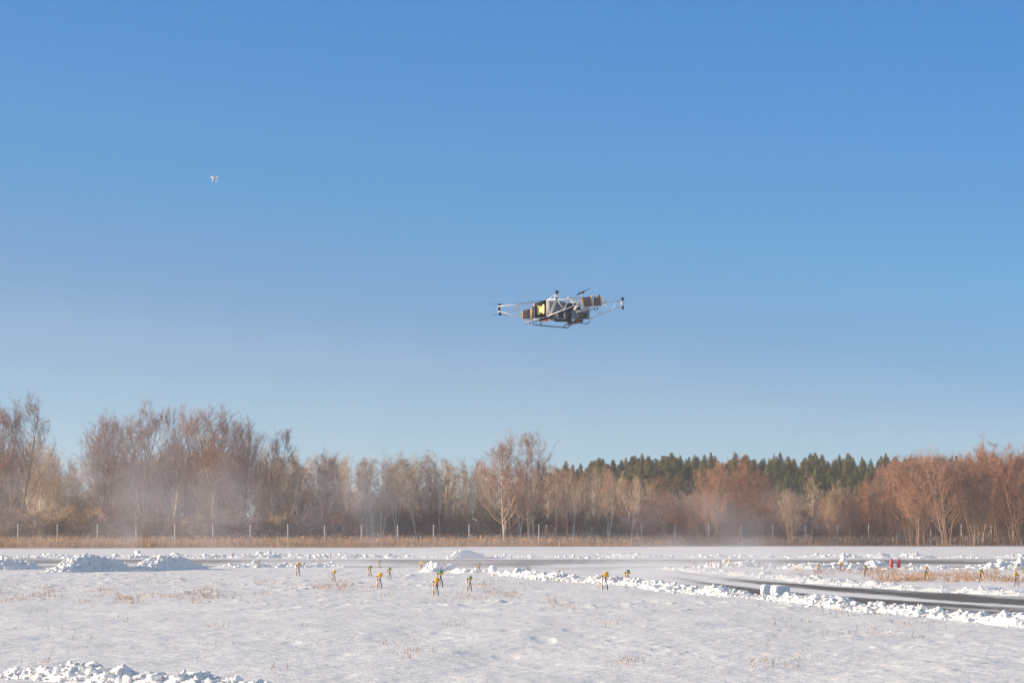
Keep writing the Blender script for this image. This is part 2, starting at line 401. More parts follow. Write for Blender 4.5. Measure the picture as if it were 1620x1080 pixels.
def snow_bank(pix, width, height, nper, smin, smax, label, tmpl=LT2, seed=0, hvar=0.6, step=0.16):
    pts = path_pts(pix, step); n = len(pts); A = np.array([p[:] for p in pts])
    tg = np.gradient(A, axis=0); tg /= np.maximum(np.linalg.norm(tg, axis=1), 1e-6)[:, None]
    # smooth tangents
    for _ in range(40): tg[1:-1] = (tg[:-2]+tg[1:-1]*2+tg[2:])/4
    nm = np.stack([-tg[:, 1], tg[:, 0], 0*tg[:, 0]], -1)
    s = np.arange(n)*step; m = 23; c = np.linspace(-1, 1, m)
    hs = height*(1+hvar*2*fbm(s/2.5, s*0+seed, seed, 4)); ends = np.minimum(sstep(0, 1.5, s), sstep(s[-1], s[-1]-1.5, s))
    hs = np.maximum(hs, 0.1*height)*ends
    S, C = np.meshgrid(s, c, indexing='ij')
    wv = width*(1+0.3*fbm(s/3, s*0+9, seed+3, 3))
    X = A[:, 0][:, None]+nm[:, 0][:, None]*C*wv[:, None]; Y = A[:, 1][:, None]+nm[:, 1][:, None]*C*wv[:, None]
    prof = (1-C**2)**1.2
    Z = prof*hs[:, None]*np.maximum(0.3, 1+1.3*fbm(S/0.5, C*width/0.4, seed+7, 5, 0.6)) + ground_h(X, Y) - 0.03 - 0.08*np.abs(C)**6
    V = np.stack([X, Y, Z], -1).reshape(-1, 3)
    i = np.arange(n-1)[:, None]*m; j = np.arange(m-1)[None]
    Q = np.stack([i+j, i+m+j, i+m+j+1, i+j+1], -1).reshape(-1, 4)
    k = int(nper*s[-1]); idx = RNG.integers(0, n, k); cc = np.clip(RNG.normal(0, 0.5, k), -1.25, 1.25)
    ps = A[idx]+nm[idx]*(cc*wv[idx])[:, None]; sz_k = np.clip(hs[idx]/height, 0.25, 1)
    sz = (smin+(smax-smin)*RNG.random(k)**5)*sz_k
    pz = (1-np.clip(np.abs(cc), 0, 1)**2)**1.2*hs[idx]*np.maximum(0.3, 1+1.3*fbm(s[idx]/0.5, cc*width/0.4, seed+7, 5, 0.6))-0.02+ground_h(ps[:, 0], ps[:, 1])+sz*RNG.uniform(-0.75, 0.2, k)
    ps[:, 2] = pz
    LV, LF = lumps(ps, sz, tmpl)
    me = mesh_np('snow_bank', np.concatenate([V, LV]), [Q, LF+len(V)], M['pile'], True)
    return tag(link('snow_bank', me), label, 'snow bank', 'ploughed snow banks')
def snow_heap(cx, base, wpx, hpx, depth, label, nl, smin, smax, tmpl=LT2, seed=0, peak=(0, 0), shear=0.0):
    c = gp(cx, base); k = c.y/F; W = wpx*k/2; H = hpx*k; D = depth
    n, m = 90, 60; u = np.linspace(-1, 1, n); v = np.linspace(-1, 1, m); U, Vv = np.meshgrid(u, v, indexing='ij')
    R = np.sqrt(U**2+Vv**2)
    a = (U-peak[0])/np.where(U > peak[0], 1-peak[0], 1+peak[0])
    pr = np.clip(1-np.sqrt(a**2+Vv**2), 0, 1); pr = sstep(0, 0.85, pr)**0.8
    X = c.x+U*W*(1-0.42*shear)+Vv*W*0.55*shear; Y = c.y+D*0.3+Vv*D
    Z = pr*H*(0.92+0.35*fbm(U*3+seed, Vv*3, seed, 4)) + ground_h(X, Y) - 0.06*(1-pr)
    V = np.stack([X, Y, Z], -1).reshape(-1, 3)
    i = np.arange(n-1)[:, None]*m; j = np.arange(m-1)[None]
    Q = np.stack([i+j, i+m+j, i+m+j+1, i+j+1], -1).reshape(-1, 4)
    ii = RNG.integers(0, n, nl); jj = RNG.integers(0, m, nl); keep = pr[ii, jj] > 0.03
    ii, jj = ii[keep], jj[keep]; sz = smin+(smax-smin)*RNG.random(len(ii))**4
    ps = np.stack([X[ii, jj], Y[ii, jj], Z[ii, jj]+sz*RNG.uniform(-0.75, 0.2, len(ii))], -1)
    LV, LF = lumps(ps, sz, tmpl)
    me = mesh_np('snow_heap', np.concatenate([V, LV])-np.array(c), [Q, LF+len(V)], M['pile'], True)
    return tag(link('snow_heap', me, loc=c), label, 'snow heap')

snow_bank([(-60, 1068), (60, 1070), (150, 1076), (260, 1081), (350, 1086), (440, 1092), (530, 1104)], 0.46, 0.10, 210, 0.012, 0.11,
          'chunky sunlit snow bank across the bottom left corner, closest to the viewer', LT3, 1, 0.6, 0.06)
snow_bank([(665, 903), (740, 906), (800, 908), (860, 916), (940, 921), (1010, 926), (1080, 934), (1150, 940), (1250, 949),
           (1350, 960), (1450, 968), (1550, 978), (1640, 988), (1900, 1015)], 0.68, 0.105, 160, 0.012, 0.09,
          'long knobbly snow bank along the near edge of the taxiway', LT2, 2, 0.5)
snow_bank([(1060, 899), (1120, 905), (1200, 911), (1300, 920), (1400, 927), (1520, 935), (1640, 942), (1900, 960)], 0.9, 0.09, 60, 0.012, 0.05,
          'smooth bright snow bank along the far edge of the taxiway', LT2, 3, 0.35)
snow_bank([(1120, 896), (1200, 898), (1300, 900), (1400, 899.5), (1500, 899), (1640, 898), (1800, 897)], 1.8, 0.11, 150, 0.016, 0.15,
          'wide band of tumbled snow between taxiway and runway on the right', LT2, 4, 0.8)
snow_bank([(-120, 901), (0, 900), (60, 899), (90, 899)], 1.3, 0.16, 70, 0.03, 0.13,
          'low lumpy snow bank at the left edge, ending against the bigger heap', LT2, 5)
snow_bank([(330, 897), (420, 896), (500, 895.5), (575, 895)], 1.2, 0.10, 70, 0.03, 0.11,
          'low snow bank beside the runway right of the two blue shaded heaps', LT2, 6)
snow_bank([(-200, 882.5), (300, 882), (700, 882), (1100, 882), (1400, 882), (1900, 882)], 2.4, 0.11, 70, 0.02, 0.15,
          'thin knobbly snow bank running along the whole far edge of the runway', LT2, 7)
snow_heap(148, 903, 165, 25, 3.2, 'big blue shaded heap of ploughed snow on the left, the wider of two', 2200, 0.03, 0.12, seed=3, peak=(-0.3, 0), shear=1.0)
snow_heap(272, 901, 150, 22, 3.0, 'blue shaded snow heap on the left with a long tail, the slimmer of two', 1900, 0.03, 0.11, seed=8, peak=(-0.4, 0), shear=0.9)
snow_heap(742, 883, 85, 13.5, 3.0, 'low snow heap on the far side of the runway behind the lamp stakes', 700, 0.03, 0.11, seed=5, peak=(-0.4, 0), shear=1.0)
snow_heap(1010, 882.5, 170, 6.5, 3.5, 'flat wide snow mound beyond the runway, right of the centre', 1100, 0.03, 0.10, seed=6)
snow_heap(684, 905, 40, 13, 1.2, 'bright lumpy heap at the left end of the taxiway bank', 300, 0.04, 0.13, seed=9, peak=(-0.1, 0))
snow_heap(1600, 982, 46, 15, 0.6, 'rounded snow heap at the right edge at the end of the taxiway bank', 90, 0.04, 0.14, seed=12)
snow_heap(1600, 899, 70, 10, 1.6, 'white snow heap beside the runway at the right edge', 260, 0.05, 0.2, seed=13)

def snow_block(px, base, wpx, hpx, label, blocky=0.8, seed=0, dep=1.0):
    c = gp(px, base); k = c.y/F; V, Fc = ico(4)
    ax = np.abs(V); nrm_ = (ax**7).sum(1)**(1/7); P = V/nrm_[:, None]*blocky+V*(1-blocky)*1.2
    d = fbm(V[:, 0]*1.7+seed, V[:, 1]*1.7+V[:, 2]*1.3, seed, 4)+fbm(V[:, 2]*1.5, V[:, 0]-V[:, 1]*1.6+seed, seed+9, 4)
    P = P*(1+0.14*d)[:, None]; P = P*[wpx*k/2, wpx*k/2*dep, hpx*k/2]; P[:, 2] += hpx*k/2-0.04
    me = mesh_np('snow_chunk', P, [Fc], M['pile'], True)
    o = link('snow_chunk', me, loc=(c.x, c.y, gz(c.x, c.y)+0.06)); o.rotation_euler = (0, 0.06*math.sin(seed), math.radians(14))
    return tag(o, label, 'snow chunk', 'single snow chunks')
snow_block(1234, 944, 27, 19, 'big squarish snow block with a blue shaded face on the taxiway bank', 0.97, 1, 0.8)
snow_block(1211, 942, 14, 18, 'knobbly snow chunk leaning on the left of the big squarish block', 0.3, 2)
snow_block(1281, 947, 12, 8, 'small round snow lump right of the big squarish block', 0.2, 4)
snow_block(1305, 949, 11, 9, 'pointed snow lump between two others on the taxiway bank', 0.1, 5)
snow_block(1327, 951, 15, 9, 'wide snow lump, rightmost of three in a row past the squarish block', 0.2, 6)
snow_block(1334, 899, 12, 15, 'tall white snow chunk behind the yellow lamp beside the runway', 0.3, 7)
snow_block(1379, 897, 17, 9, 'wedge shaped snow chunk left of the red cylinders', 0.3, 8)
snow_block(1403, 899, 9, 6, 'small snow lump touching the left red cylinder', 0.2, 9)
snow_block(780, 907, 11, 11, 'round snow ball on the taxiway bank right of the green lamp', 0.1, 10)
snow_block(713, 905, 13, 12, 'upright snow chunk on the taxiway bank behind the green lamp', 0.1, 14)

# ---------------------------------------------------------------- dry grass
def ribbons(P0, D, L, W, bend=0.25, seed=0):
    """thin three-sided tapering blades: P0 base (n,3), D unit direction, L length, W width; returns verts, tris"""
    n = len(P0); rg = np.random.default_rng(seed)
    side = np.cross(D, rg.normal(size=(n, 3))); side /= np.maximum(np.linalg.norm(side, axis=1), 1e-6)[:, None]
    oth = np.cross(D, side)
    mid = P0+D*(L*0.55)[:, None]
    bd = rg.normal(size=(n, 3)); bd[:, 2] = np.abs(bd[:, 2])*0.2
    tip = P0+D*L[:, None]+bd*(L*bend*0.5)[:, None]
    w2 = (W/2)[:, None]
    V = np.stack([P0+side*w2, P0-side*w2*0.5+oth*w2*0.8, P0-side*w2*0.5-oth*w2*0.8, mid+side*w2*0.8, mid-side*w2*0.8, tip], 1)
    base = (np.arange(n)*6)[:, None, None]
    T = np.array([[0, 1, 4], [0, 4, 3], [1, 2, 4], [2, 0, 3], [3, 4, 5], [2, 3, 4]])[None]+base
    return V.reshape(-1, 3), T.reshape(-1, 3)
def blade_field(name, XY, hmin, hmax, per, spread, width, mat, label, lean=0.25, seed=0, cat='grass', group=None, side=False):
    rg = np.random.default_rng(seed); n = len(XY); c = np.repeat(np.asarray(XY), per, axis=0)
    c = c+rg.normal(0, spread, (len(c), 2)); z = ground_h(c[:, 0], c[:, 1])
    hh = np.repeat(rg.uniform(0.5, 1, n), per)*rg.uniform(hmin, hmax, len(c))
    D = np.stack([rg.normal(0.05, lean, len(c)), rg.normal(0, lean, len(c)), np.ones(len(c))], -1); D /= np.linalg.norm(D, axis=1)[:, None]
    P0 = np.stack([c[:, 0], c[:, 1], z-0.02], -1); W = width*rg.uniform(0.6, 1.3, len(c))
    V, T = ribbons(P0, D, hh, W, 0.3, seed+1); Vs = [V]; Ts = [T]
    if side:                                              # seed heads / side shoots
        k = rg.random(len(c)) < 0.6; P1 = P0[k]+D[k]*(hh[k]*rg.uniform(0.5, 0.95, k.sum()))[:, None]
        D1 = D[k]+rg.normal(0, 0.7, (k.sum(), 3)); D1[:, 2] = np.abs(D1[:, 2]); D1 /= np.linalg.norm(D1, axis=1)[:, None]
        v, t = ribbons(P1, D1, hh[k]*0.35, W[k]*1.3, 0.3, seed+2); Vs.append(v); Ts.append(t+len(V))
    o = link(name, mesh_np(name, np.concatenate(Vs), [np.concatenate(Ts)], mat, attrs={'shade': np.repeat(rg.uniform(-.5, .5, sum(map(len, Vs))//6), 6)}))
    return tag(o, label, cat, group, 'stuff')
def scatter_px(n, x0, x1, y0, y1, seed, clump=None, power=1.0):
    rg = np.random.default_rng(seed); out_ = []
    while len(out_) < n:
        px, py = rg.uniform(x0, x1), rg.uniform(y0, y1)
        if clump is not None:
            v = float(fbm(np.array([px/clump[0]]), np.array([py/clump[1]]), seed, 3)[0])
            if v < clump[2]+rg.normal(0, 0.08): continue
        g = gp(px, py); out_.append((g.x, g.y))
    return out_
tufts = (scatter_px(170, -40, 380, 932, 954, 1, (40, 8, 0.10)) + scatter_px(110, 0, 560, 915, 950, 2, (50, 8, 0.15)) +
         scatter_px(75, 400, 560, 918, 942, 3, (60, 10, 0.05)) + scatter_px(120, 540, 1000, 908, 952, 4, (50, 9, 0.15)) +
         scatter_px(40, 690, 810, 918, 948, 5) + scatter_px(18, 860, 910, 945, 972, 15, (20, 8, .1)) + scatter_px(60, 0, 1620, 955, 1060, 6, (60, 14, 0.3)) +
         scatter_px(14, 1000, 1120, 925, 955, 7) + scatter_px(26, 1160, 1470, 955, 1010, 8, (60, 12, 0.25)))
blade_field('dry_grass', tufts, 0.04, 0.19, 8, 0.13, 0.008, M['weed'], 'sparse dry weed stalks poking through the snow of the field', 0.35, 3, side=True)
blade_field('dry_grass', scatter_px(230, 1375, 1650, 902, 921, 9, (40, 10, -0.05)) + scatter_px(30, 1250, 1380, 900, 915, 11), 0.10, 0.32, 14, 0.18, 0.011, M['weed'],
            'reddish dry grass standing in the snow right of the taxiway lamps', 0.25, 4, side=True)

# fence line: 1/distance is linear across the picture because the line is straight
FL, FR = gp(0, 866.5), gp(1620, 862.0)
def fence_pt(px):
    # intersect bearing with the fence line
    t = (px-CX)/F/math.cos(PITCH); d = FR-FL
    s = (t*FL.y-FL.x)/(d.x-t*d.y)
    return FL+d*s
fdir = (FR-FL).normalized(); fn = Vector((-fdir.y, fdir.x, 0))
def fence_off(px, off):
    p = fence_pt(px)+fn*off; return p
rg = np.random.default_rng(77)
reeds = []
for k in range(15000):
    px = rg.uniform(-150, 1770); off = rg.uniform(-5, 10)
    if px > 1060 and rg.random() < 0.35: continue
    if px > 1370 and rg.random() < 0.6: continue
    p = fence_off(px, off); reeds.append((p.x, p.y))
blade_field('tall_dry_grass', reeds, 0.5, 1.25, 5, 0.22, 0.018, M['grass'], 'strip of tall orange brown dry grass along the fence', 0.16, 5, side=True)

# ---------------------------------------------------------------- fence
POSTX = [-158, -94, -30, 32, 94, 157, 218, 279, 339, 398, 457, 515, 573, 630, 686.6, 742.6, 797.6, 852.6, 907, 961, 1014, 1067, 1120, 1171, 1221, 1272, 1323, 1372, 1421, 1470, 1518, 1565, 1612, 1658, 1703, 1747]
fence = empty('perimeter_fence', fence_pt(810)); tag(fence, 'long wire mesh fence on pale posts in front of the wood', 'fence')
pm = MB(); pm.box((0, 0, 1.0), (0.085, 0.085, 2.1)); post_me = None
for px in POSTX:
    p = fence_pt(px); z = gz(p.x, p.y)
    if post_me is None:
        o = pm.build('post', M['post'], fence, bevel=0.012); post_me = o.data
    else:
        o = link('post', post_me, fence)
        b = o.modifiers.new('bevel', 'BEVEL'); b.width = 0.012
    o.location = Vector((p.x, p.y, z))-fence.location; o.rotation_euler = (0, 0, math.atan2(fdir.y, fdir.x))
    o.scale.z = 0.93+0.05*random.random()
wm = MB(); a = fence_pt(-190)-fence.location; b = fence_pt(1780)-fence.location
off = -fn*0.06
for z in (0.25, 0.6, 0.95, 1.3, 1.65, 1.85): wm.tube([a+off+Vector((0, 0, z)), b+off+Vector((0, 0, z))], 0.006, 3, False)
L = (b-a).length
for k in range(int(L/0.22)):
    p = a+off+fdir*(k*0.22); wm.tube([p+Vector((0, 0, 0.05)), p+Vector((0, 0, 1.86))], 0.004, 3, False)
wm.build('wire_mesh', M['wire'], fence)

# ---------------------------------------------------------------- trees
def tube_arrays(poly, rad, n=4):
    pts = np.asarray(poly); m = len(pts); t = np.gradient(pts, axis=0); t /= np.maximum(np.linalg.norm(t, axis=1), 1e-6)[:, None]
    ref = np.array([0.3, 0.9, 0.1]); u = ref-t*(t@ref)[:, None]; u /= np.maximum(np.linalg.norm(u, axis=1), 1e-6)[:, None]; v = np.cross(t, u)
    a = np.arange(n)*2*math.pi/n
    V = pts[:, None]+(u[:, None]*np.cos(a)[None, :, None]+v[:, None]*np.sin(a)[None, :, None])*np.asarray(rad)[:, None, None]
    i = np.arange(m-1)[:, None]*n; j = np.arange(n)[None]; jn = (j+1) % n
    Q = np.stack([i+j, i+jn, i+n+jn, i+n+j], -1).reshape(-1, 4)
    return V.reshape(-1, 3), Q
def make_tree(seed, H, stems=1, spread=0.28, fork=0.3, limb0=0.25, nlimb=16, nbr=7, ntw=9, twl=0.75, up=0.35, lean=0.0,
              tr=0.16, tww=0.0145, angle=0.7, cw=0.24, ch=0.40, cz=0.60, stemspread=0.15):
    """returns (trunk V,Q), (crown V,T)"""
    rg = np.random.default_rng(seed)
    TV = []; TQ = []; n = 0; tw_p = []; tw_d = []; tw_l = []
    def tube(poly, rad, k):
        nonlocal n
        V, Q = tube_arrays(poly, rad, k); TV.append(V); TQ.append(Q+n); n += len(V)
    def grow(p, d, L, segs, wob, upw):
        pts = [p]; d = d/np.linalg.norm(d)
        for i in range(segs):
            d = d+rg.normal(0, wob, 3)+np.array([0, 0, upw]); d /= np.linalg.norm(d)
            pts.append(pts[-1]+d*L/segs)
        return np.array(pts)
    for s in range(stems):
        az = rg.uniform(0, 2*math.pi); tilt = stemspread*rg.uniform(0.4, 1.2) if stems > 1 else 0.04
        d0 = np.array([math.cos(az)*tilt+lean, math.sin(az)*tilt, 1.0]); Hs = H*(1 if s == 0 else rg.uniform(0.75, 0.98))
        base = np.array([math.cos(az), math.sin(az), 0])*(0.15*min(stems, 3) if stems > 1 else 0)
        base = base-np.array([0, 0, 0.15])
        tp = grow(base, d0, Hs*0.90, 12, 0.05, 0.06 if stems > 1 else 0.02); r0 = tr*(1 if s == 0 else 0.75)
        rad = r0*(1-np.linspace(0, 1, 13)**0.85*0.93); tube(tp, rad, 6)
        ns = max(4, int(nlimb*(1 if s == 0 else 0.7)))
        for k in range(ns):
            u = limb0+(0.98-limb0)*(k+rg.random())/ns; i = min(int(u*12), 11); f = u*12-i
            p = tp[i]*(1-f)+tp[i+1]*f; a2 = k*2.4+rg.normal(0, 0.5)
            tdir = tp[i+1]-tp[i]; tdir /= np.linalg.norm(tdir)
            v = (u-limb0)/(1-limb0); phi = -0.25+1.75*v**1.15+rg.normal(0, 0.12); rr = rg.uniform(0.72, 1.03)
            top = tp[-1]; C0 = np.array([top[0]*0.6, top[1]*0.6, cz*Hs])
            tgt = C0+rr*np.array([cw*H*math.cos(phi)*math.cos(a2), cw*H*math.cos(phi)*math.sin(a2), ch*Hs*math.sin(phi)])
            dv = tgt-p; dv[2] = max(dv[2], 0.05*H); c1 = p+np.array([dv[0]*0.62, dv[1]*0.62, dv[2]*0.33])
            q = np.linspace(0, 1, 8)[:, None]; lp = p*(1-q)**2+2*c1*q*(1-q)+(p+dv)*q*q
            Ll = float(np.linalg.norm(dv)); lp[1:] += np.cumsum(rg.normal(0, Ll*0.018, (7, 3)), 0); lr = np.interp(u, [0, 1], [r0*0.42, r0*0.12])
            tube(lp, lr*(1-np.linspace(0, 1, 8)*0.85), 4)
            for b in range(nbr):
                ub = 0.25+0.75*(b+rg.random())/nbr; ib = min(int(ub*7), 6)
                pb = lp[ib]+(lp[ib+1]-lp[ib])*(ub*7-ib); db = lp[ib+1]-lp[ib]; db /= np.linalg.norm(db)
                d2 = db+rg.normal(0, 0.55, 3)+np.array([0, 0, up*0.5])
                Lb = min(Ll*0.40, 0.14*H)*rg.uniform(0.6, 1.2)*(1.15-0.5*ub)
                bp = grow(pb, d2, Lb, 4, 0.12, up*0.2); tube(bp, max(lr*0.35, 0.010)*(1-np.linspace(0, 1, 5)*0.75), 3)
                ut = rg.random(ntw)*4; it = np.minimum(ut.astype(int), 3); ft = (ut-it)[:, None]
                tw_p.append(bp[it]*(1-ft)+bp[it+1]*ft); dd = bp[it+1]-bp[it]; dd /= np.linalg.norm(dd, axis=1)[:, None]
                tw_d.append(dd+rg.normal(0, 0.55, (ntw, 3))+np.array([0, 0, up*0.6])); tw_l.append(twl*rg.uniform(0.5, 1.2, ntw))
    P = np.concatenate(tw_p); D = np.concatenate(tw_d); D /= np.linalg.norm(D, axis=1)[:, None]; Lt = np.concatenate(tw_l)
    V1, T1 = ribbons(P, D, Lt, np.full(len(P), tww), 0.35, seed)
    # second order twiglets
    k = 2; P2 = np.repeat(P, k, 0)+np.repeat(D, k, 0)*(np.repeat(Lt, k)*rg.uniform(0.2, 0.9, len(P)*k))[:, None]
    D2 = np.repeat(D, k, 0)+rg.normal(0, 0.6, (len(P2), 3))+np.array([0, 0, up*0.3]); D2 /= np.linalg.norm(D2, axis=1)[:, None]
    V2, T2 = ribbons(P2, D2, np.repeat(Lt, k)*rg.uniform(0.35, 0.7, len(P2)), np.full(len(P2), tww*0.75), 0.35, seed+1)
    return (np.concatenate(TV), np.concatenate(TQ)), (np.concatenate([V1, V2]), np.concatenate([T1, T2+len(V1)]))
def make_pine(seed, H, W):
    rg = np.random.default_rng(seed); tp = np.array([[0, 0, -0.2], [0.05, 0, H*0.5], [0, 0.05, H*0.98]])
    V, Q = tube_arrays(tp, [0.17, 0.1, 0.02], 6); TV = [V]; TQ = [Q]; n = len(V)
    P = []; D = []; Ln = []
    z = H*0.22
    while z < H*0.99:
        f = (z-H*0.22)/(H*0.78); R = W*(1-f)**1.05*(0.7+0.55*rg.random())+0.06
        for a in np.arange(rg.integers(5, 8))*1.0+rg.random():
            az = a*1.05+rg.normal(0, 0.25); r = R*rg.uniform(0.7, 1.15); el = 0.15+0.5*f
            d = np.array([math.cos(az), math.sin(az), el]); e = np.array([0, 0, z])+d*r
            v, q = tube_arrays(np.array([[0, 0, z], e*0.5+np.array([0, 0, z])*0.5-[0, 0, .05], e]), [0.03, 0.02, 0.008], 3); TV.append(v); TQ.append(q+n); n += len(v)
            m = int(14+26*r); u = rg.random(m)**0.6
            P.append(np.array([0, 0, z])+(e-np.array([0, 0, z]))*u[:, None]+rg.normal(0, 0.03+0.09*r, (m, 3)))
            dd = d[None]*0.6+rg.normal(0, 0.6, (m, 3))+[0, 0, 0.45]; D.append(dd/np.linalg.norm(dd, axis=1)[:, None]); Ln.append(rg.uniform(0.18, 0.42, m)*min(1, 0.35+0.6*r))
        z += rg.uniform(0.28, 0.42)
    P = np.concatenate(P); D = np.concatenate(D); Ln = np.concatenate(Ln)
    return (np.concatenate(TV), np.concatenate(TQ)), ribbons(P, D, Ln, np.full(len(P), 0.085), 0.3, seed)

# prototypes (mesh pairs), heights in metres
PROTO = {}
def proto(key, data, bark, leaf, h):
    (tv, tq), (cv, ct) = data
    PROTO.setdefault(key, []).append((mesh_np('trunk', tv, [tq], M[bark], True), mesh_np('crown', cv, [ct], M[leaf], attrs={'shade': np.repeat(RNG.uniform(-.5, .5, len(cv)//6), 6)}), h))
for k in range(5): proto('big', make_tree(100+k, 12, stems=2+k % 3, nlimb=26, nbr=8, ntw=7, cw=0.22, ch=0.36, cz=0.64, twl=0.6, up=0.22, tr=0.15, stemspread=0.22, tww=0.0145, limb0=0.28, angle=0.75), 'bark_dark', 'tw_red', 12)
for k in range(3): proto('twin', make_tree(140+k, 12, stems=2, nlimb=30, nbr=8, ntw=10, cw=0.26, ch=0.44, cz=0.56, twl=0.6, up=0.22, tr=0.19, stemspread=0.12, tww=0.0145, limb0=0.2, angle=0.8), 'bark_tan', 'tw_red', 12)
for k in range(6): proto('birch', make_tree(200+k, 10, stems=1+(k % 3 == 0), nlimb=18, nbr=4, ntw=7, cw=0.10, ch=0.38, cz=0.62, twl=0.55, up=0.3, tr=0.10, tww=0.015, limb0=0.28, angle=0.6, stemspread=.1), 'bark_pale', 'tw_tan', 10)
for k in range(5): proto('brown', make_tree(300+k, 10, stems=2+k % 2, nlimb=22, nbr=7, ntw=7, cw=0.22, ch=0.44, cz=0.56, twl=0.6, up=0.22, tr=0.10, tww=0.0145, limb0=0.15, stemspread=.25, angle=0.75), 'bark_dark', 'tw_grey', 10)
for k in range(6): proto('orange', make_tree(400+k, 10, stems=3+k % 3, nlimb=20, nbr=7, ntw=8, cw=0.24, ch=0.43, cz=0.56, twl=0.6, up=0.25, tr=0.08, tww=0.017, limb0=0.15, stemspread=.26, angle=0.65), 'bark_orange', 'tw_orange', 10)
for k in range(5): proto('shrub', make_tree(500+k, 3.2, stems=8, nlimb=7, nbr=4, ntw=8, cw=0.30, ch=0.5, cz=0.5, twl=0.5, up=0.3, tr=0.03, tww=0.0145, limb0=0.08, stemspread=.55), 'bark_dark', 'tw_grey', 3.2)
for k in range(3): proto('shrub_red', make_tree(540+k, 3.2, stems=8, nlimb=7, nbr=4, ntw=8, cw=0.30, ch=0.5, cz=0.5, twl=0.5, up=0.3, tr=0.03, tww=0.0145, limb0=0.08, stemspread=.5), 'bark_orange', 'tw_orange', 3.2)
for k in range(7): proto('pine', make_pine(600+k, 12, 1.5+0.12*k), 'bark_dark', 'needles' if k else 'needles_cold', 12)

def put(kind, px, top, Y, label, cat='tree', group=None, wscale=1.0, leaf=None, rz=None, lean=0.0, var=None):
    lst = PROTO[kind]; tm, cm, h = lst[random.randrange(len(lst)) if var is None else var % len(lst)]
    x = (px-CX)/F/math.cos(PITCH)*Y; x = (px-CX)*Y/ray(px, 800).y
    z = gz(x, Y); H = at(px, top, Y).z-z; s = H/h
    nm = {'pine': 'pine_tree', 'birch': 'birch_tree', 'shrub': 'bare_shrub', 'shrub_red': 'bare_shrub'}.get(kind, 'bare_tree')
    e = empty(nm, (x, Y, z), random.uniform(0, 6.28) if rz is None else rz)
    e.scale = (s*wscale, s*wscale, s); e.rotation_euler.y = 0
    if lean: e.rotation_euler = (0, lean, 0)
    tag(e, label, cat, group)
    for nme, me in (('trunk' if 'shrub' not in kind else 'stems', tm), ('crown', cm)):
        o = link(nme, me, e)
        if leaf and nme == 'crown':
            o.material_slots[0].link = 'OBJECT'; o.material_slots[0].material = M[leaf]
    return e
R_ = random.uniform
ORD = 'first second third fourth fifth sixth seventh eighth ninth tenth eleventh twelfth thirteenth fourteenth fifteenth sixteenth seventeenth'.split()
VIS = [p for p in POSTX if 0 < p < 1620]
def where(px):
    k = sum(1 for p in VIS if p < px)
    if px < 0 or px > 1620: return 'beyond the %s edge' % ('left' if px < 0 else 'right')
    if k == 0: return 'left of the leftmost fence post'
    if k == len(VIS): return 'right of the rightmost fence post'
    half = len(VIS)//2
    if k <= half: return 'between %s and %s fence posts from the left' % (ORD[k-1], ORD[k])
    r = len(VIS)-k
    return 'between %s and %s fence posts from the right' % (ORD[r-1], ORD[r])
# single trees one can pick out
heroes = [
 ('big', -22, 642, 262, 'reddish bare tree cut off by the left edge of the picture', 1.0, None, 0),
 ('big', 22, 624, 264, 'tall reddish bare tree at the far left, standing clear of the others', 0.85, None, 1),
 ('big', 162, 655, 262, 'bare tree with a rounded outer side, leftmost of the tall reddish clump', 0.85, None, 2),
 ('big', 192, 652, 272, 'bare tree second from the left in the tall reddish clump', 1.0, None, 3),
 ('big', 236, 641, 266, 'dense dark red crown in the middle of the tall left clump', 1.0, None, 4),
 ('big', 265, 643, 270, 'bare tree with a pointed top left of the gap in the tall clump', 0.5, None, 0),
 ('big', 298, 640, 262, 'narrow reddish tree between the dense crown and the tallest tree', 0.55, None, 1),
 ('big', 346, 637, 258, 'tallest wide bare tree with a pale trunk, right of the tall clump', 1.05, 'tw_red', 2),
 ('big', 388, 655, 266, 'bare open tree close behind the right side of the tallest one', 0.6, None, 2),
 ('brown', 416, 668, 258, 'leaning dark limbed tree at the right end of the tall clump', 0.7, 'tw_red', 3),
 ('brown', 508, 712, 258, 'dark grey brown bare tree standing alone between clump and birches', 0.9, None, 1),
 ('birch', 660, 710, 266, 'tall grey birch rising above its neighbours left of the twin crowned pair', 1.2, 'tw_grey', 2),
 ('twin', 798, 690, 256, 'pale limbed bare tree, left of the big pair in the middle', 1.0, None, 1),
 ('twin', 838, 683, 257, 'pale limbed bare tree, taller and right of the big pair in the middle', 1.0, None, 2),
 ('orange', 1062, 745, 268, 'round reddish tree in front of the pine wood, leftmost of three', 1.0, 'tw_red', 0),
 ('orange', 1125, 728, 262, 'wide reddish tree with pale forked limbs in front of the pines', 0.9, None, 1),
 ('orange', 1160, 716, 264, 'tallest reddish tree overlapping the skyline of the pines', 1.0, None, 2),
 ('orange', 1212, 742, 266, 'reddish orange tree right of the tallest one in front of the pines', 0.85, None, 3),
 ('orange', 1252, 768, 260, 'small cone shaped orange brown tree before the dark pine gap', 0.8, 'tw_tan', 4),
 ('birch', 1285, 752, 300, 'thin whitish tree leaning left against the dark pines', 1.3, 'tw_tan', 3),
 ('orange', 1308, 757, 268, 'orange brown tree with stems fanning to the right before the pines', 0.8, 'tw_tan', 5),
 ('orange', 1552, 692, 268, 'tallest red brown tree of the right hand grove, rising above it', 0.7, None, 0),
 ('orange', 1606, 704, 270, 'red brown tree with a high crown at the right edge', 0.8, None, 1),
]
for kd, px, top, Y, lab, ws, leaf, var in heroes:
    put(kd, px, top, Y, lab, wscale=ws, leaf=leaf, var=var, lean=(0.12 if 'fanning' in lab or 'leaning dark' in lab else -0.1 if 'leaning left' in lab else 0))
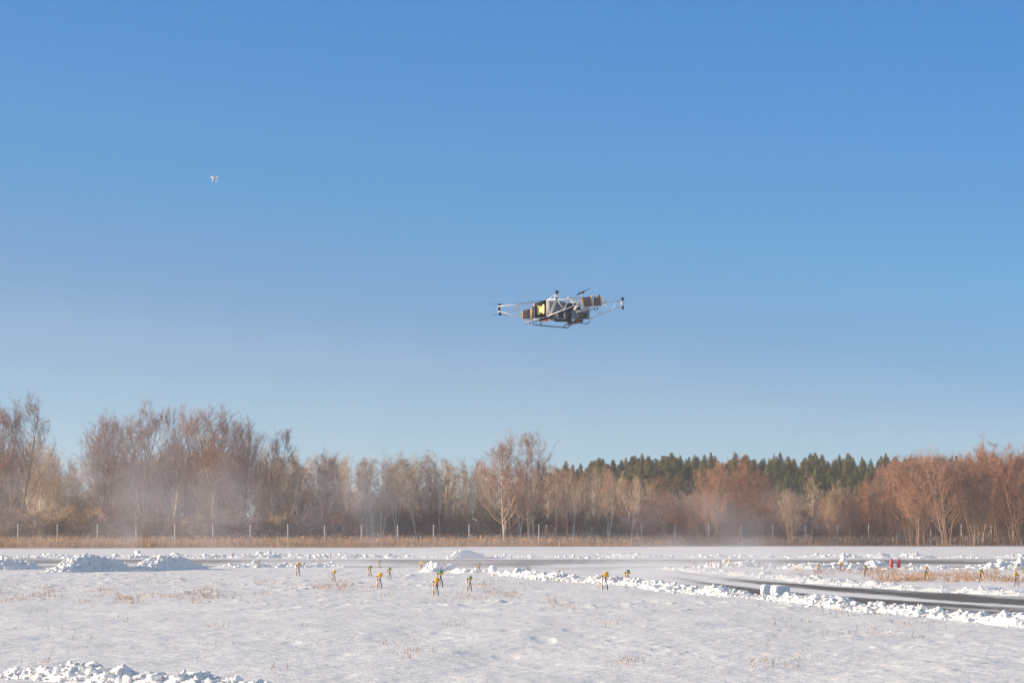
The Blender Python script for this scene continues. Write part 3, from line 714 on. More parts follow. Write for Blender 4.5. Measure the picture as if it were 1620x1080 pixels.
# right-hand grove
sky_r = lambda px: np.interp(px, [1340, 1358, 1390, 1420, 1450, 1490, 1520, 1545, 1580, 1640, 1760], [800, 772, 738, 722, 715, 706, 718, 706, 712, 708, 705])
for k in range(76):
    px = R_(1364, 1780); put('orange' if random.random() < 0.8 else 'brown', px, sky_r(px)+abs(random.gauss(0, 7)), R_(256, 292),
        'orange brown grove tree '+where(px), group='bare trees of the grove on the right', wscale=R_(0.65, 0.95))
# wood on the left and centre, behind the singled-out trees
sky_l = lambda px: np.interp(px, [-150, 40, 60, 95, 120, 140, 300, 440, 470, 560, 640, 760, 900, 960, 1020, 1050], [700, 700, 702, 722, 712, 705, 700, 708, 714, 716, 716, 728, 735, 738, 755, 775])
for k in range(76):
    px = R_(-150, 470); put(random.choice(['brown', 'brown', 'birch', 'big']), px, sky_l(px)+abs(random.gauss(0, 22)), R_(268, 315),
        'hazy brown bare tree '+where(px), group='bare trees of the hazy wood on the left', wscale=R_(0.7, 1.1), leaf=random.choice(['tw_grey', 'tw_tan', 'tw_tan']))
for k in range(135):
    px = 440+590*(k+random.random())/135; put('birch', px, sky_l(px)+abs(random.gauss(0, 12)), R_(260, 312),
        'slender pale stemmed birch '+where(px), group='slender birches across the middle', wscale=R_(0.8, 1.2), leaf=random.choice(['tw_tan', 'tw_tan', 'tw_grey', 'tw_orange']))
for k in range(5):
    px = (58, 66, 74, 84, 92)[k]; put('birch', px, 688+k*5, 270+k, 'pale straw coloured slender tree in the left gap, '+('first', 'second', 'third', 'fourth', 'fifth')[k]+' from the left', group='pale slender trees in the left gap', wscale=1.1)
for k in range(22):
    px = R_(1020, 1360); put('orange' if px > 1040 else 'brown', px, R_(775, 800), R_(262, 285), 'low reddish bare tree '+where(px),
        group='low reddish trees under the pines', wscale=R_(0.9, 1.4), leaf=random.choice(['tw_red', 'tw_orange', 'tw_grey']))
# undergrowth
for k in range(150):
    px = -150+1940*(k+random.random())/150; red = px > 1000 and random.random() < 0.45
    lab = ('reddish' if red else 'grey brown')+' bare shrub '+where(px)
    Y = fence_off(px, R_(9, 32)).y
    put('shrub_red' if red else 'shrub', px, R_(796, 824), Y, lab, 'shrub', group='bare shrubs behind the fence', wscale=R_(1.0, 1.7), leaf=None if red else random.choice(['tw_grey', 'tw_grey', 'tw_tan', 'tw_red']))
for k in range(110):
    px = R_(-150, 1790)
    lab = 'shrub deep inside the wood '+where(px)
    put('shrub', px, R_(770, 800), R_(285, 330), lab, 'shrub', group='dark shrubs deep inside the wood', wscale=R_(1.2, 1.9))
# pine wood on the rise
pine_sky = lambda px: np.interp(px, [840, 900, 980, 1020, 1070, 1150, 1200, 1300, 1400, 1450, 1800], [742, 732, 722, 718, 716, 720, 720, 720, 720, 722, 724])
rows = [(470, 0, 84), (440, 4, 76), (410, 16, 54), (385, 32, 44), (362, 52, 30)]
for Y, drop, cnt in rows:
    for k in range(cnt):
        x0, x1 = 850, 1560
        if drop > 20: x0, x1 = 985, 1440
        if drop > 40: x0, x1 = 1000, 1400
        px = x0+(x1-x0)*(k+random.random())/cnt
        far_ = drop < 10
        put('pine', px, pine_sky(px)+drop+R_(-3, 8)+3*math.sin(px/9), Y+R_(-10, 10),
            ('skyline pine ' if far_ else 'lower row pine ')+where(px),
            group='pines along the skyline' if far_ else 'pines on the front slope', wscale=R_(1.4, 2.6))

# ---------------------------------------------------------------- runway lamps
def make_lamp(kind):
    root = empty('runway_lamp', (0, 0, 0))
    s = MB(); s.tube([(-0.075, 0, -0.08), (-0.077, 0, 0.2), (-0.072, 0, 0.415)], [0.017, 0.017, 0.015], 8)
    st = s.build('marker_stake', M['cream'], root, True)
    for z in (0.10, 0.27):
        b = MB(); b.tube([(-0.0765, 0, z-0.035), (-0.0765, 0, z+0.035)], 0.019, 8); b.build('band', M['stripe'], st, True)
    s = MB(); s.tube([(0.01, 0.0, 0.34), (0.012, 0, 0.25), (0.045, 0.01, 0.13), (0.055, 0.01, 0.02), (0.05, 0, -0.08)], [0.013, 0.013, 0.012, 0.012, 0.012], 6)
    s.build('stand', M['black'], root, True)
    s = MB(); s.tube([(0.0, -0.01, 0.32), (-0.015, -0.02, 0.2), (0.0, -0.03, 0.09), (-0.06, -0.05, 0.03), (-0.08, -0.05, -0.03)], 0.007, 5)
    s.build('cable', M['black'], root, True)
    if kind == 'yellow':
        s = MB(); s.box((0.012, 0, 0.395), (0.125, 0.11, 0.11)); hb = s.build('housing', M['amber'], root, bevel=0.015)
        s = MB(); s.lathe((0.012, 0, 0.45), [(0.0, 0), (0.052, 0), (0.05, 0.016), (0.03, 0.026), (0.0, 0.028)]); s.build('cap', M['amber'], root, True)
    else:
        s = MB(); s.box((0.01, 0, 0.37), (0.125, 0.11, 0.06)); hb = s.build('housing', M['amber'], root, bevel=0.012)
        s = MB(); s.lathe((0.01, 0, 0.40), [(0.0, 0), (0.056, 0), (0.056, 0.04), (0.045, 0.058), (0.0, 0.062)])
        s.build('lens', M['green' if kind == 'green' else 'teal'], root, True)
    s = MB(); s.lathe((-0.07, -0.01, 0.365), [(0, -0.025), (0.024, -0.022), (0.026, 0), (0.024, 0.022), (0, 0.025)], axis='x'); s.build('clamp', M['black'], hb, True)
    return root
def copy_tree(o, parent=None):
    c = o.copy(); COL.objects.link(c); c.parent = parent
    for ch in o.children: copy_tree(ch, c)
    return c
lamps = [  # px, base, top, kind, mirrored, label
 (409.5, 897.5, 885, 'teal', 0, 'pale hazy lamp on the low snow bank, leftmost of all'),
 (472, 909.5, 889.5, 'yellow', 0, 'yellow lamp on a stake, second from the left'),
 (528, 919.5, 902, 'yellow', 0, 'yellow lamp on a striped stake standing right of the dry grass patch'),
 (585.5, 912.5, 895.5, 'green', 0, 'green topped lamp just left of the largest yellow lamp of its cluster'),
 (600.5, 899.5, 886, 'teal', 0, 'distant grey topped lamp above the yellow one in the left cluster'),
 (601, 931, 907, 'yellow', 0, 'yellow lamp with a kinked black leg, nearest of the left cluster'),
 (616.5, 917, 899, 'green', 0, 'green topped lamp right of the yellow one with the kinked leg'),
 (666.5, 904.5, 889, 'yellow', 0, 'faint yellow lamp left of the bright lumpy heap'),
 (692, 904, 890, 'teal', 0, 'pale lamp half hidden at the right of the bright lumpy heap'),
 (757.5, 907, 891, 'green', 0, 'small green topped lamp in front of the taxiway bank'),
 (697, 929, 902, 'green', 0, 'green topped lamp close behind the nearest yellow lamp'),
 (690, 941, 914, 'yellow', 0, 'largest yellow lamp on a striped stake, nearest to the viewer'),
 (743, 934, 910.5, 'green', 0, 'green topped lamp with banded stake standing alone in the snow'),
 (957.5, 932.5, 904.5, 'yellow', 0, 'yellow lamp before the taxiway bank, left of a green one'),
 (993, 925, 901, 'green', 0, 'green topped lamp standing on the taxiway bank'),
 (1098, 894.5, 885.5, 'yellow', 1, 'barely visible lamp in the blowing snow, left of a row of three'),
 (1126, 898, 885, 'teal', 1, 'grey topped lamp, leftmost of three in the blowing snow'),
 (1140, 900.5, 888, 'green', 1, 'green topped lamp, middle of three in the blowing snow'),
 (1155, 898, 884, 'yellow', 1, 'yellow lamp, rightmost of three in the blowing snow'),
 (1294.5, 907.5, 892, 'teal', 1, 'grey topped lamp left of the tall snow chunk by the runway'),
 (1331, 905.5, 889, 'yellow', 1, 'yellow lamp in front of the tall snow chunk by the runway'),
 (1369.5, 912, 894.5, 'green', 1, 'green topped lamp left of the two red cylinders'),
 (1466.5, 911, 895.5, 'yellow', 1, 'yellow lamp right behind a green one beyond the taxiway'),
 (1464.5, 920.5, 903, 'green', 1, 'green topped lamp in front of a yellow one beyond the taxiway'),
 (1552.5, 921, 900, 'green', 1, 'green topped lamp in the reddish grass near the right edge'),
 (1608, 927.5, 905, 'yellow', 1, 'yellow lamp at the right edge of the picture'),
]
PL = {}
for px, base, top, kd, mir, lab in lamps:
    if kd not in PL: o = PL[kd] = make_lamp(kd)
    else: o = copy_tree(PL[kd])
    g = gp(px, base); h = (base-top)*g.y/F; z = gz(g.x, g.y); s = h/0.47
    s = min(s, 1.18)
    o.location = (g.x, g.y, max(z, 0)); o.scale = (s*1.08, s, s); o.rotation_euler = (0, R_(-0.02, 0.05), (math.pi if mir else 0)+R_(-0.25, 0.25))
    tag(o, lab, 'runway lamp', 'lamps on stakes beside the taxiway')

# red cylinders
for px, lab in ((1410.5, 'red cylinder on the snow by the runway, left of two'), (1422, 'red cylinder on the snow by the runway, right of two')):
    g = gp(px, 903); r = empty('red_cylinder', (g.x, g.y, 0.13)); r.scale = (0.92, 0.92, 0.95); tag(r, lab, 'cylinder', 'red cylinders by the runway')
    s = MB(); s.lathe((0, 0, 0), [(0, 0), (0.075, 0), (0.08, 0.01), (0.08, 0.26), (0.075, 0.30), (0.045, 0.34), (0.026, 0.35), (0.026, 0.37), (0, 0.37)], 18); s.build('tank', M['red'], r, True)
    s = MB(); s.lathe((0, 0, 0.37), [(0.018, 0), (0.02, 0.03), (0.012, 0.045), (0, 0.045)], 10); s.box((0.02, 0, 0.40), (0.07, 0.018, 0.014)); s.build('valve', M['black'], r, True)

# ---------------------------------------------------------------- heavy multicopter
DD = 152.0; SC = DD/F/6.75; OC = at(770+800/6.75, 440+330/6.75, DD)
drone = empty('cargo_multicopter', OC); tag(drone, 'large lattice framed multicopter with a yellow emblem flying above the trees', 'drone')
def P(cx, cy, v=0.0): return Vector(((cx-800)*SC, v, (330-cy)*SC+v*0.078))
def bar(mb, a, b, r=0.022): mb.tube([a, b], r, 6)
def prop(hub, ang, R, pitch=0.12, tilt=(0, 0), parent=None, wid=0.13):
    """two still blades"""
    V = []; Q = []; ns = 9
    for s_ in (1, -1):
        n0 = len(V)
        for i in range(ns):
            f = i/(ns-1); r = 0.06+f*(R-0.06); c = wid*(0.45+1.1*f*(1-f)*1.6)*(1-0.5*f); tw = pitch*(1.9-1.3*f)
            dx, dy = math.cos(ang)*s_, math.sin(ang)*s_; nx, ny = -dy, dx
            for side, th in ((-0.5, 0.0), (0, 0.012), (0.5, 0.0), (0, -0.006)):
                x = dx*r+nx*c*side; y = dy*r+ny*c*side; z = -side*c*math.tan(tw)+th
                V.append((hub[0]+x, hub[1]+y, hub[2]+z+tilt[0]*x+tilt[1]*y))
        for i in range(ns-1):
            for k in range(4):
                Q.append([n0+i*4+k, n0+i*4+(k+1) % 4, n0+(i+1)*4+(k+1) % 4, n0+(i+1)*4+k])
        Q.append([n0, n0+1, n0+2, n0+3]); e = n0+(ns-1)*4; Q.append([e+3, e+2, e+1, e])
    m = MB(); m.add(V, Q); m.lathe(hub, [(0, -0.03), (0.05, -0.03), (0.055, 0.03), (0.02, 0.05), (0, 0.05)], 10)
    return m.build('propeller', M['carbon'], parent)
def motor(c, h=0.16, r=0.075):
    m = MB(); m.lathe(c, [(0, -h/2), (r*0.8, -h/2), (r, -h/3), (r, h/3), (r*0.8, h/2), (0, h/2)], 14)
    return m.build('motor', M['black'], drone, True)
# arms
def arm(name, chords, webs, r=0.021):
    m = MB()
    for c in chords: m.tube([P(*q) for q in c], r, 7)
    for a_, b_ in webs: bar(m, P(*a_), P(*b_), r*0.62)
    return m.build(name, M['white'], drone, True)
arm('arm', [[(118, 300, -.1), (510, 265, -.32)], [(118, 302, .1), (510, 262, .32)], [(118, 354, 0), (495, 442, 0)]],
    [((145, 354, 0), (195, 293, -.15)), ((195, 293, -.15), (250, 380, 0)), ((250, 380, 0), (320, 283, -.22)), ((320, 283, -.22), (385, 410, 0)),
     ((385, 410, 0), (482, 272, -.3)), ((195, 293, .15), (250, 380, 0)), ((250, 380, 0), (318, 283, .22)), ((318, 283, .22), (375, 405, 0)),
     ((195, 293, -.15), (195, 293, .15)), ((320, 283, -.22), (318, 283, .22)), ((118, 300, -.1), (118, 354, 0))])
arm('arm', [[(1090, 270, -.3), (1230, 262, -.2), (1440, 240, -.1)], [(1090, 272, .3), (1230, 264, .2), (1440, 242, .1)], [(1090, 440, 0), (1455, 292, 0)]],
    [((1160, 270, -.25), (1215, 388, 0)), ((1215, 388, 0), (1250, 262, -.2)), ((1250, 262, -.2), (1328, 345, 0)), ((1328, 345, 0), (1395, 245, -.12)),
     ((1395, 245, -.12), (1448, 295, 0)), ((1130, 310, .25), (1215, 388, 0)), ((1250, 262, .2), (1328, 345, 0)), ((1440, 240, -.1), (1455, 292, 0)), ((1095, 300, 0), (1100, 440, 0))])
arm('arm', [[(655, 400, -1.0), (990, 270, -1.5)], [(640, 230, -.9), (860, 222, -1.2), (1010, 214, -1.5)], [(650, 238, -.9), (722, 168, -1.0), (748, 215, -1.0)], [(722, 168, -1.0), (722, 218, -1.0)]],
    [((665, 398, -1.0), (722, 240, -.95)), ((680, 392, -1.0), (745, 230, -1.05)), ((655, 238, -.9), (668, 398, -1.0)), ((755, 240, -1.1), (818, 335, -1.2)),
     ((866, 245, -1.25), (820, 335, -1.2)), ((890, 240, -1.3), (945, 312, -1.4)), ((990, 232, -1.5), (925, 335, -1.4)), ((925, 338, -1.4), (1020, 350, -1.3)),
     ((680, 235, -.9), (745, 222, -1.0)), ((945, 290, -1.4), (1010, 225, -1.5)), ((900, 250, -1.3), (1005, 270, -1.5))], 0.024)
m = MB(); m.tube([P(830, 250, -.9), P(1005, 216, -1.2)], 0.05, 8); m.tube([P(925, 332, -1.4), P(985, 285, -1.45)], 0.045, 8); m.build('arm_tube', M['white'], drone, True)
arm('arm', [[(700, 262, 1.0), (1130, 250, 1.9)], [(720, 330, 1.0), (1130, 290, 1.9)]], [((760, 262, 1.1), (800, 320, 1.2)), ((800, 320, 1.2), (860, 258, 1.3)), ((860, 258, 1.3), (920, 310, 1.5)), ((920, 310, 1.5), (990, 254, 1.6))])
# rotor heads
mo = motor(P(135, 288)); prop(P(132, 279), math.radians(12), 0.42, parent=mo)
mo = motor(P(140, 380)); prop(P(140, 393), math.radians(-14), 0.42, parent=mo)
m = MB(); m.box(P(130, 326), (0.12, 0.14, 0.20)); m.build('speed_controller', M['black'], drone, bevel=0.01)
mo = motor(P(1452, 222, 0), 0.15); prop(P(1452, 211, 0), math.radians(80), 0.75, 0.3, parent=mo)
mo = motor(P(1454, 314, 0), 0.13, 0.07); prop(P(1454, 324, 0), math.radians(84), 0.7, 0.2, parent=mo)
m = MB(); m.tube([P(1440, 240), P(1442, 300)], 0.03, 7); m.tube([P(1464, 238), P(1462, 300)], 0.03, 7); m.box(P(1452, 290), (0.14, 0.14, 0.1)); m.build('motor_mount', M['white'], drone)
mo = motor(P(745, 150, -1.0), 0.17); prop(P(745, 138, -1.0), math.radians(76), 0.85, 0.3, parent=mo)
m = MB(); m.box(P(742, 192, -1.0), (0.11, 0.12, 0.19)); m.build('motor_mount', M['white'], drone, bevel=0.01)
m = MB(); m.lathe(P(745, 225, -1.0), [(0, -0.08), (0.07, -0.08), (0.07, 0.08), (0, 0.08)], 10); m.build('motor', M['black'], drone)
m = MB(); m.tube([P(1025, 205, -.6), P(1025, 148, -.6)], 0.04, 8); m.build('mast', M['white'], drone, True)
pr = prop(P(1028, 142, -.6), math.radians(15), 0.40, 0.25, (0.42, 0.3), parent=drone, wid=0.22)
pr2 = prop(P(1030, 148, -.6), math.radians(48), 0.5, 0.2, (0.42, 0.15), parent=drone, wid=0.2)
m = MB(); m.tube([P(868, 222, -1.1), P(868, 196, -1.1)], 0.04, 8); m.build('antenna', M['white'], drone, True)
m = MB(); m.tube([P(1272, 275, -.2), P(1272, 228, -.2)], 0.028, 8); m.build('antenna', M['cream'], drone, True)
m = MB(); m.tube([P(315, 300, 0), P(315, 350, 0)], 0.03, 8); m.build('antenna', M['cream'], drone, True)
# the long still blade seen edge-on over the left arm
prop(P(640, 236, .5), math.radians(183), 1.75, 0.10, (0.11, 0), parent=drone, wid=0.34)
# fuselage
def quadbox(c4, v0, v1, sh=0.0):
    """prism from four crop corners, front at depth v0, back at v1 (back moved sideways by sh)"""
    f = [P(x, y, v0) for x, y in c4]; b = [P(x+sh, y, v1) for x, y in c4]
    return [f[3], f[2], b[2], b[3], f[0], f[1], b[1], b[0]]
m = MB(); m.hexa(quadbox([(662, 242), (832, 250), (835, 342), (668, 372)], -.75, .6)); m.build('fuselage', M['hull'], drone, bevel=0.02)
m = MB(); m.hexa(quadbox([(652, 374), (900, 335), (905, 462), (690, 448)], -.65, .6)); m.hexa(quadbox([(832, 268), (1000, 262), (1000, 345), (838, 345)], -.5, .6)); m.build('underbody', M['hull_dark'], drone, bevel=0.02)
m = MB(); m.hexa(quadbox([(900, 345), (1092, 318), (1095, 438), (903, 440)], -.7, .5)); side_ = m.build('tank', M['hull'], drone, bevel=0.03)
m = MB(); m.hexa(quadbox([(985, 382), (1065, 372), (1068, 425), (988, 428)], -.72, -.68)); m.build('hatch', M['hull_dark'], side_)
m = MB(); m.hexa(quadbox([(740, 360), (770, 356), (772, 440), (742, 444)], -.72, -.66)); m.hexa(quadbox([(820, 350), (850, 346), (850, 440), (822, 440)], -.72, -.66)); m.build('rib', M['hull'], drone)
m = MB()
for a_, b_ in (((700, 450), (800, 300)), ((800, 450), (900, 360)), ((960, 440), (900, 360)), ((900, 440), (980, 350)), ((760, 430), (860, 425))): bar(m, P(*a_, -.76), P(*b_, -.76), 0.016)
m.build('brace', M['hull'], drone)
# emblem panel
m = MB(); m.hexa([P(515, 434, -.15), P(640, 406, -.62), P(640, 406, -.52), P(515, 434, -.05), P(512, 262, -.15), P(637, 234, -.62), P(637, 234, -.52), P(512, 262, -.05)]); pan = m.build('emblem_panel', M['black'], drone)
def pp(u, v): # panel coordinates to point just proud of the panel
    u = 0.5+(u-0.5)*0.95; v = 0.51+(v-0.52)*0.86
    top = P(512, 262, -.16).lerp(P(637, 234, -.63), u); bot = P(515, 434, -.16).lerp(P(640, 406, -.63), u)
    return top.lerp(bot, v)
outl = [(0.17, 0.26), (0.22, 0.20), (0.33, 0.20), (0.40, 0.31), (0.50, 0.27), (0.60, 0.31), (0.66, 0.20), (0.74, 0.16), (0.80, 0.20), (0.82, 0.30), (0.80, 0.70), (0.82, 0.76),
        (0.78, 0.84), (0.68, 0.86), (0.62, 0.76), (0.50, 0.72), (0.40, 0.78), (0.34, 0.88), (0.24, 0.86), (0.18, 0.78), (0.20, 0.68), (0.17, 0.40)]
bm = bmesh.new(); vs = [bm.verts.new(pp(u, v)) for u, v in outl]; fc = bm.faces.new(vs)
ex = bmesh.ops.extrude_face_region(bm, geom=[fc])
for g_ in ex['geom']:
    if isinstance(g_, bmesh.types.BMVert): g_.co.y -= 0.012
bmesh.ops.triangulate(bm, faces=bm.faces[:]); bmesh.ops.recalc_face_normals(bm, faces=bm.faces[:])
me = bpy.data.meshes.new('emblem'); bm.to_mesh(me); bm.free(); me.materials.append(M['yellow']); link('emblem', me, pan)
m = MB()
for (u0, v0), (u1, v1) in (((0.33, 0.36), (0.46, 0.22)), ((0.54, 0.22), (0.67, 0.34)), ((0.34, 0.68), (0.46, 0.82)), ((0.55, 0.80), (0.66, 0.67))):
    a_, b_ = pp(u0, v0), pp(u1, v1); a_.y -= .012; b_.y -= .012; bar(m, a_, b_, 0.013)
m.build('emblem_stroke', M['black'], pan)
for xa, ya, yb, va in ((506, 264, 438, -.12), (647, 233, 404, -.66)):
    m = MB(); m.tube([P(xa, yb, va), P(xa, ya, va)], 0.052, 10); m.build('frame_post', M['cream'], drone, True)
m = MB(); m.hexa(quadbox([(478, 300), (498, 296), (498, 430), (478, 434)], -.35, .3)); m.build('side_plate', M['hull'], drone)
# batteries and straps
def battery(c4, v0, v1, straps):
    m = MB(); m.hexa(quadbox(c4, v0, v1)); b = m.build('battery_pack', M['battery'], drone, bevel=0.03)
    for s4 in straps:
        k = MB(); k.hexa(quadbox(s4, v0-0.02, v1+0.02)); k.build('strap', M['strap'], b)
battery([(386, 345), (480, 322), (482, 436), (388, 432)], -.3, .4, [[(376, 345), (388, 342), (390, 438), (378, 440)], [(464, 324), (484, 320), (487, 440), (468, 438)]])
battery([(1015, 208), (1125, 190), (1135, 300), (1030, 306)], -.9, -.2, [[(1006, 208), (1022, 205), (1040, 308), (1026, 312)], [(1104, 186), (1118, 184), (1136, 298), (1124, 306)]])
battery([(1142, 205), (1222, 196), (1226, 292), (1140, 300)], -.85, -.2, [[(1212, 194), (1222, 192), (1229, 292), (1219, 293)]])
m = MB(); m.tube([P(1145, 190, -.6), P(1145, 300, -.6)], 0.028, 6); m.tube([P(1145, 190, -.6), P(1215, 188, -.6)], 0.028, 6); m.box(P(1175, 200, -.7), (0.22, 0.2, 0.07)); m.build('bracket', M['white'], drone)
m = MB(); m.box(P(1199, 190, -.75), (0.08, 0.1, 0.10)); m.build('camera', M['black'], drone)
# spray bars
def spray(a_, b_, noz):
    m = MB(); m.tube([P(*a_), P(*b_)], 0.028, 8); s_ = m.build('spray_bar', M['white'], drone, True)
    for x in noz:
        f = (x-a_[0])/(b_[0]-a_[0]); p = P(*a_).lerp(P(*b_), f); k = MB()
        k.lathe(p+Vector((0, 0, -0.05)), [(0, -0.05), (0.02, -0.045), (0.036, 0.0), (0.038, 0.04), (0, 0.06)], 8); k.build('nozzle', M['black'], s_, True)
spray((415, 474, -.6), (562, 448, -.4), (422, 458, 492, 525, 560))
spray((950, 362, -1.2), (1186, 314, -.6), (975, 1003, 1033, 1072, 1105, 1145, 1180))
m = MB(); bar(m, P(380, 440, -.2), P(500, 446, -.2), 0.02); bar(m, P(490, 440, -.3), P(640, 415, -.3), 0.03); bar(m, P(1030, 312, -.7), P(1090, 305, -.7), 0.03); m.build('frame_rail', M['white'], drone)
# belly gear
m = MB(); m.hexa(quadbox([(560, 432), (700, 408), (715, 440), (570, 462)], -.3, .3)); m.hexa(quadbox([(715, 415), (870, 425), (865, 468), (725, 464)], -.5, .4)); m.build('belly_frame', M['hull_dark'], drone, bevel=0.02)
for (x, y), mt, L_ in (((603, 463), 'yellow', .12), ((640, 453), 'redpart', .19), ((670, 449), 'yellow', .12), ((902, 492), 'yellow', .13)):
    m = MB(); m.tube([P(x, y, -.4)-Vector((L_/2, 0, -0.01)), P(x, y, -.4)+Vector((L_/2, 0, 0.02))], 0.042, 8); m.build('hose_coupling', M[mt], drone, True)
m = MB(); m.tube([P(690, 425, -.4), P(715, 455, -.4)], 0.03, 6); m.build('strap', M['strap'], drone)
m = MB(); m.tube([P(860, 480, -.4), P(900, 476, -.4), P(1018, 462, -.4)], [0.11, 0.1, 0.07], 10); m.box(P(884, 486, -.4), (0.24, 0.3, 0.16)); m.build('camera_gimbal', M['battery'], drone)
m = MB(); m.box(P(990, 450, -.3), (0.4, 0.3, 0.12)); m.build('belly_frame', M['battery'], drone)
# skids
def skid(chords, parent=drone):
    m = MB()
    for c in chords: m.tube([P(*q) for q in c], 0.028, 6)
    return m.build('landing_skid', M['carbon'], drone, True)
skid([[(484, 482, -.9), (510, 498, -.9), (862, 529, -.9), (884, 506, -.8)], [(562, 502, -.9), (590, 474, -.5)], [(818, 524, -.9), (852, 488, -.5)]])
skid([[(900, 468, .9), (985, 478, .9), (1082, 489, .9), (1106, 460, .8)], [(940, 472, .9), (950, 440, .4)]])

# ---------------------------------------------------------------- small white quadcopter
QD = 120.0; q0 = at(339.5, 281, QD)
quad = empty('quadcopter', q0, math.radians(22)); tag(quad, 'tiny white quadcopter hovering high in the sky on the left', 'drone')
m = MB(); m.lathe((0, 0, 0), [(0, -0.045), (0.05, -0.04), (0.075, -0.01), (0.07, 0.02), (0.03, 0.04), (0, 0.042)], 14)
for k in range(4):
    a = math.pi/4+k*math.pi/2; m.tube([(0, 0, 0), (0.13*math.cos(a), 0.13*math.sin(a), 0.005), (0.155*math.cos(a), 0.155*math.sin(a), 0.008)], [0.035, 0.02, 0.018], 8)
m.build('body', M['white'], quad, True)
for k in range(4):
    a = math.pi/4+k*math.pi/2; x, y = 0.155*math.cos(a), 0.155*math.sin(a)
    mm = MB(); mm.lathe((x, y, 0.015), [(0, -0.03), (0.022, -0.03), (0.022, 0.02), (0, 0.022)], 10); mo = mm.build('motor', M['white'], quad, True)
    pr = MB(); b = a+R_(0, 3)
    for s_ in (1, -1):
        dx, dy = math.cos(b)*s_, math.sin(b)*s_
        pr.add([(x-dy*.008, y+dx*.008, .045), (x+dy*.008, y-dx*.008, .04), (x+dx*.06+dy*.014, y+dy*.06-dx*.014, .04), (x+dx*.06-dy*.014, y+dy*.06+dx*.014, .05), (x+dx*.115, y+dy*.115, .047)], [[0, 1, 2, 3]], [[3, 2, 4]])
    pr.build('propeller', M['white'], mo)
for s_ in (1, -1):
    m = MB(); m.tube([(s_*.05, -.06, -.03), (s_*.085, -.07, -.15), (s_*.085, .07, -.15), (s_*.05, .06, -.03)], 0.011, 6); m.build('landing_leg', M['white'], quad, True)
m = MB(); m.box((0, -0.03, -0.085), (0.05, 0.05, 0.05)); m.build('camera', M['black'], quad, bevel=0.008)

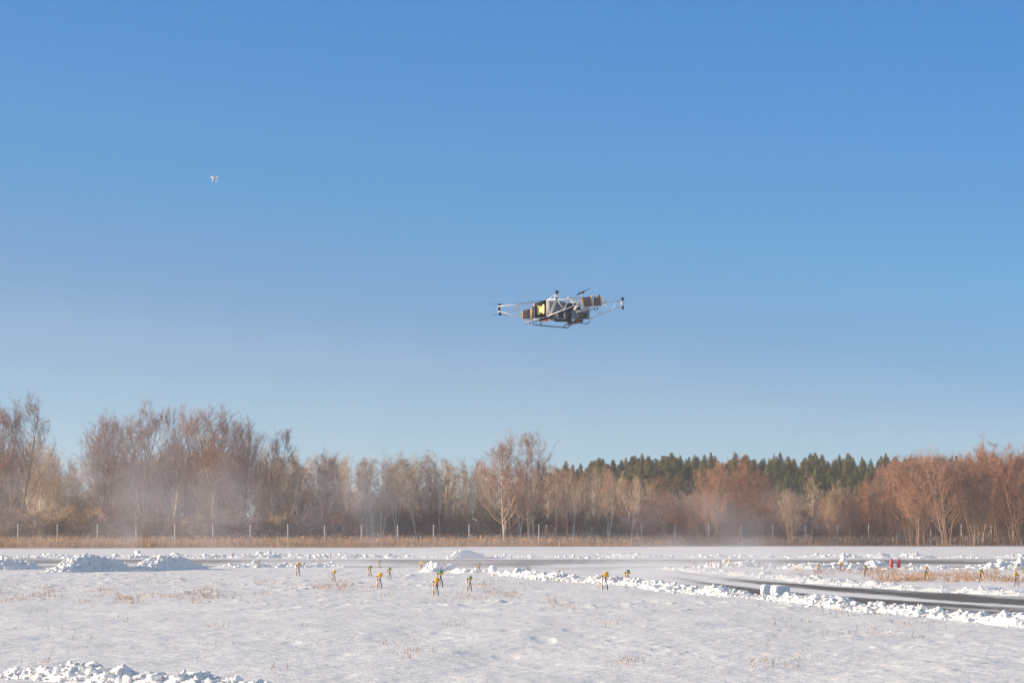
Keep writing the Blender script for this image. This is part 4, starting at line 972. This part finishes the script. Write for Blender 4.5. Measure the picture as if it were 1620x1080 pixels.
# ---------------------------------------------------------------- air: thin haze and snow blown up by the rotors
bx = MB(); bx.box((0, 260, 8.0), (520, 560, 20.0)); hz = bx.build('haze', None); tag(hz, kind='stuff')
hm, ht, hp = new_mat('thin_air_haze'); ht.nodes.remove(hp)
pv = ht.nodes.new('ShaderNodeVolumePrincipled'); pv.inputs['Color'].default_value = (0.80, 0.84, 0.95, 1); pv.inputs['Density'].default_value = 0.00025
pv.inputs['Anisotropy'].default_value = 0.1
ht.links.new(pv.outputs[0], ht.nodes['Material Output'].inputs['Volume']); hz.data.materials.append(hm)
def snow_cloud(c, r, dens, label, sc, seed):
    V, Fc = ico(3); me = mesh_np('blowing_snow', V, [Fc]); o = link('blowing_snow', me, loc=c); o.scale = r
    m, t, p = new_mat('blowing_snow'); t.nodes.remove(p)
    g = t.nodes.new('ShaderNodeTexCoord'); ln = t.nodes.new('ShaderNodeVectorMath'); ln.operation = 'DOT_PRODUCT'
    t.links.new(g.outputs['Object'], ln.inputs[0]); t.links.new(g.outputs['Object'], ln.inputs[1])
    f = t.nodes.new('ShaderNodeMapRange'); f.interpolation_type = 'SMOOTHSTEP'; f.inputs[1].default_value = 0.9; f.inputs[2].default_value = 0.0
    t.links.new(ln.outputs['Value'], f.inputs[0])
    mp = t.nodes.new('ShaderNodeMapping'); mp.inputs['Scale'].default_value = sc; mp.inputs['Location'].default_value = (seed, seed*2.3, 0)
    t.links.new(g.outputs['Object'], mp.inputs[0])
    n = t.nodes.new('ShaderNodeTexNoise'); n.inputs['Scale'].default_value = 1; n.inputs['Detail'].default_value = 4; n.inputs['Roughness'].default_value = .55; n.inputs['Distortion'].default_value = .6
    t.links.new(mp.outputs[0], n.inputs['Vector'])
    r2 = t.nodes.new('ShaderNodeMapRange'); r2.interpolation_type = 'SMOOTHSTEP'; r2.inputs[1].default_value = 0.43; r2.inputs[2].default_value = 0.66
    r2.inputs[3].default_value = 0.05; t.links.new(n.outputs[0], r2.inputs[0])
    mu = t.nodes.new('ShaderNodeMath'); mu.operation = 'MULTIPLY'; t.links.new(f.outputs[0], mu.inputs[0]); t.links.new(r2.outputs[0], mu.inputs[1])
    m2 = t.nodes.new('ShaderNodeMath'); m2.operation = 'MULTIPLY'; m2.inputs[1].default_value = dens; t.links.new(mu.outputs[0], m2.inputs[0])
    v = t.nodes.new('ShaderNodeVolumePrincipled'); v.inputs['Color'].default_value = (0.74, 0.74, 0.80, 1); t.links.new(m2.outputs[0], v.inputs['Density'])
    t.links.new(v.outputs[0], t.nodes['Material Output'].inputs['Volume']); me.materials.append(m)
    tag(o, label, 'blown snow', None, 'stuff')
snow_cloud((-27, 226, 2.2), (27, 11, 10.5), 0.036, 'snow dust drifting in front of the left wood', (4.5, 1.5, 2.2), 3)
snow_cloud((17, 222, 1.2), (12, 9, 5.5), 0.024, 'snow dust drifting low before the fence on the right', (3, 1.5, 1.6), 7)
snow_cloud((3, 114, 0.2), (19, 20, 1.6), 0.038, 'veil of blown snow low over the runway and taxiway', (4, 3, 1.2), 5)
snow_cloud((6.5, 96, 0.1), (5, 16, 1.2), 0.075, 'streak of blown snow crossing the taxiway right of the centre', (3, 2, 1.2), 9)

# ---------------------------------------------------------------- tell look-alikes in the wood apart by their order between the fence posts
import re
from collections import defaultdict
CNT = 'zero one two three four five six seven eight nine ten eleven twelve thirteen fourteen fifteen sixteen seventeen'.split()
same = defaultdict(list)
for o in scene.collection.objects:
    if o.parent is None and o.get('group') and re.search(' (between|beyond the|left of the|right of the) ', o.get('label', '')) and o.get('category') in ('tree', 'shrub'): same[o['label']].append(o)
for lab, os_ in same.items():
    n = len(os_)
    if n < 2 or n > 17: continue
    m_ = re.search(' (between|beyond the|left of the|right of the) ', lab); base, wh, kw = lab[:m_.start()], lab[m_.end():], m_.group(1); base = base.replace('birch', 'birches') if base.endswith('birch') else base.replace('inside the wood', '').strip()+'s'
    base = base.replace('shrub deeps', 'shrubs deep inside').replace('hazy brown bare', 'hazy brown')
    for k, o in enumerate(sorted(os_, key=lambda q: q.location.x/q.location.y)):
        o['label'] = '%s of %s %s %s %s' % (ORD[k], CNT[n], base, kw, wh)
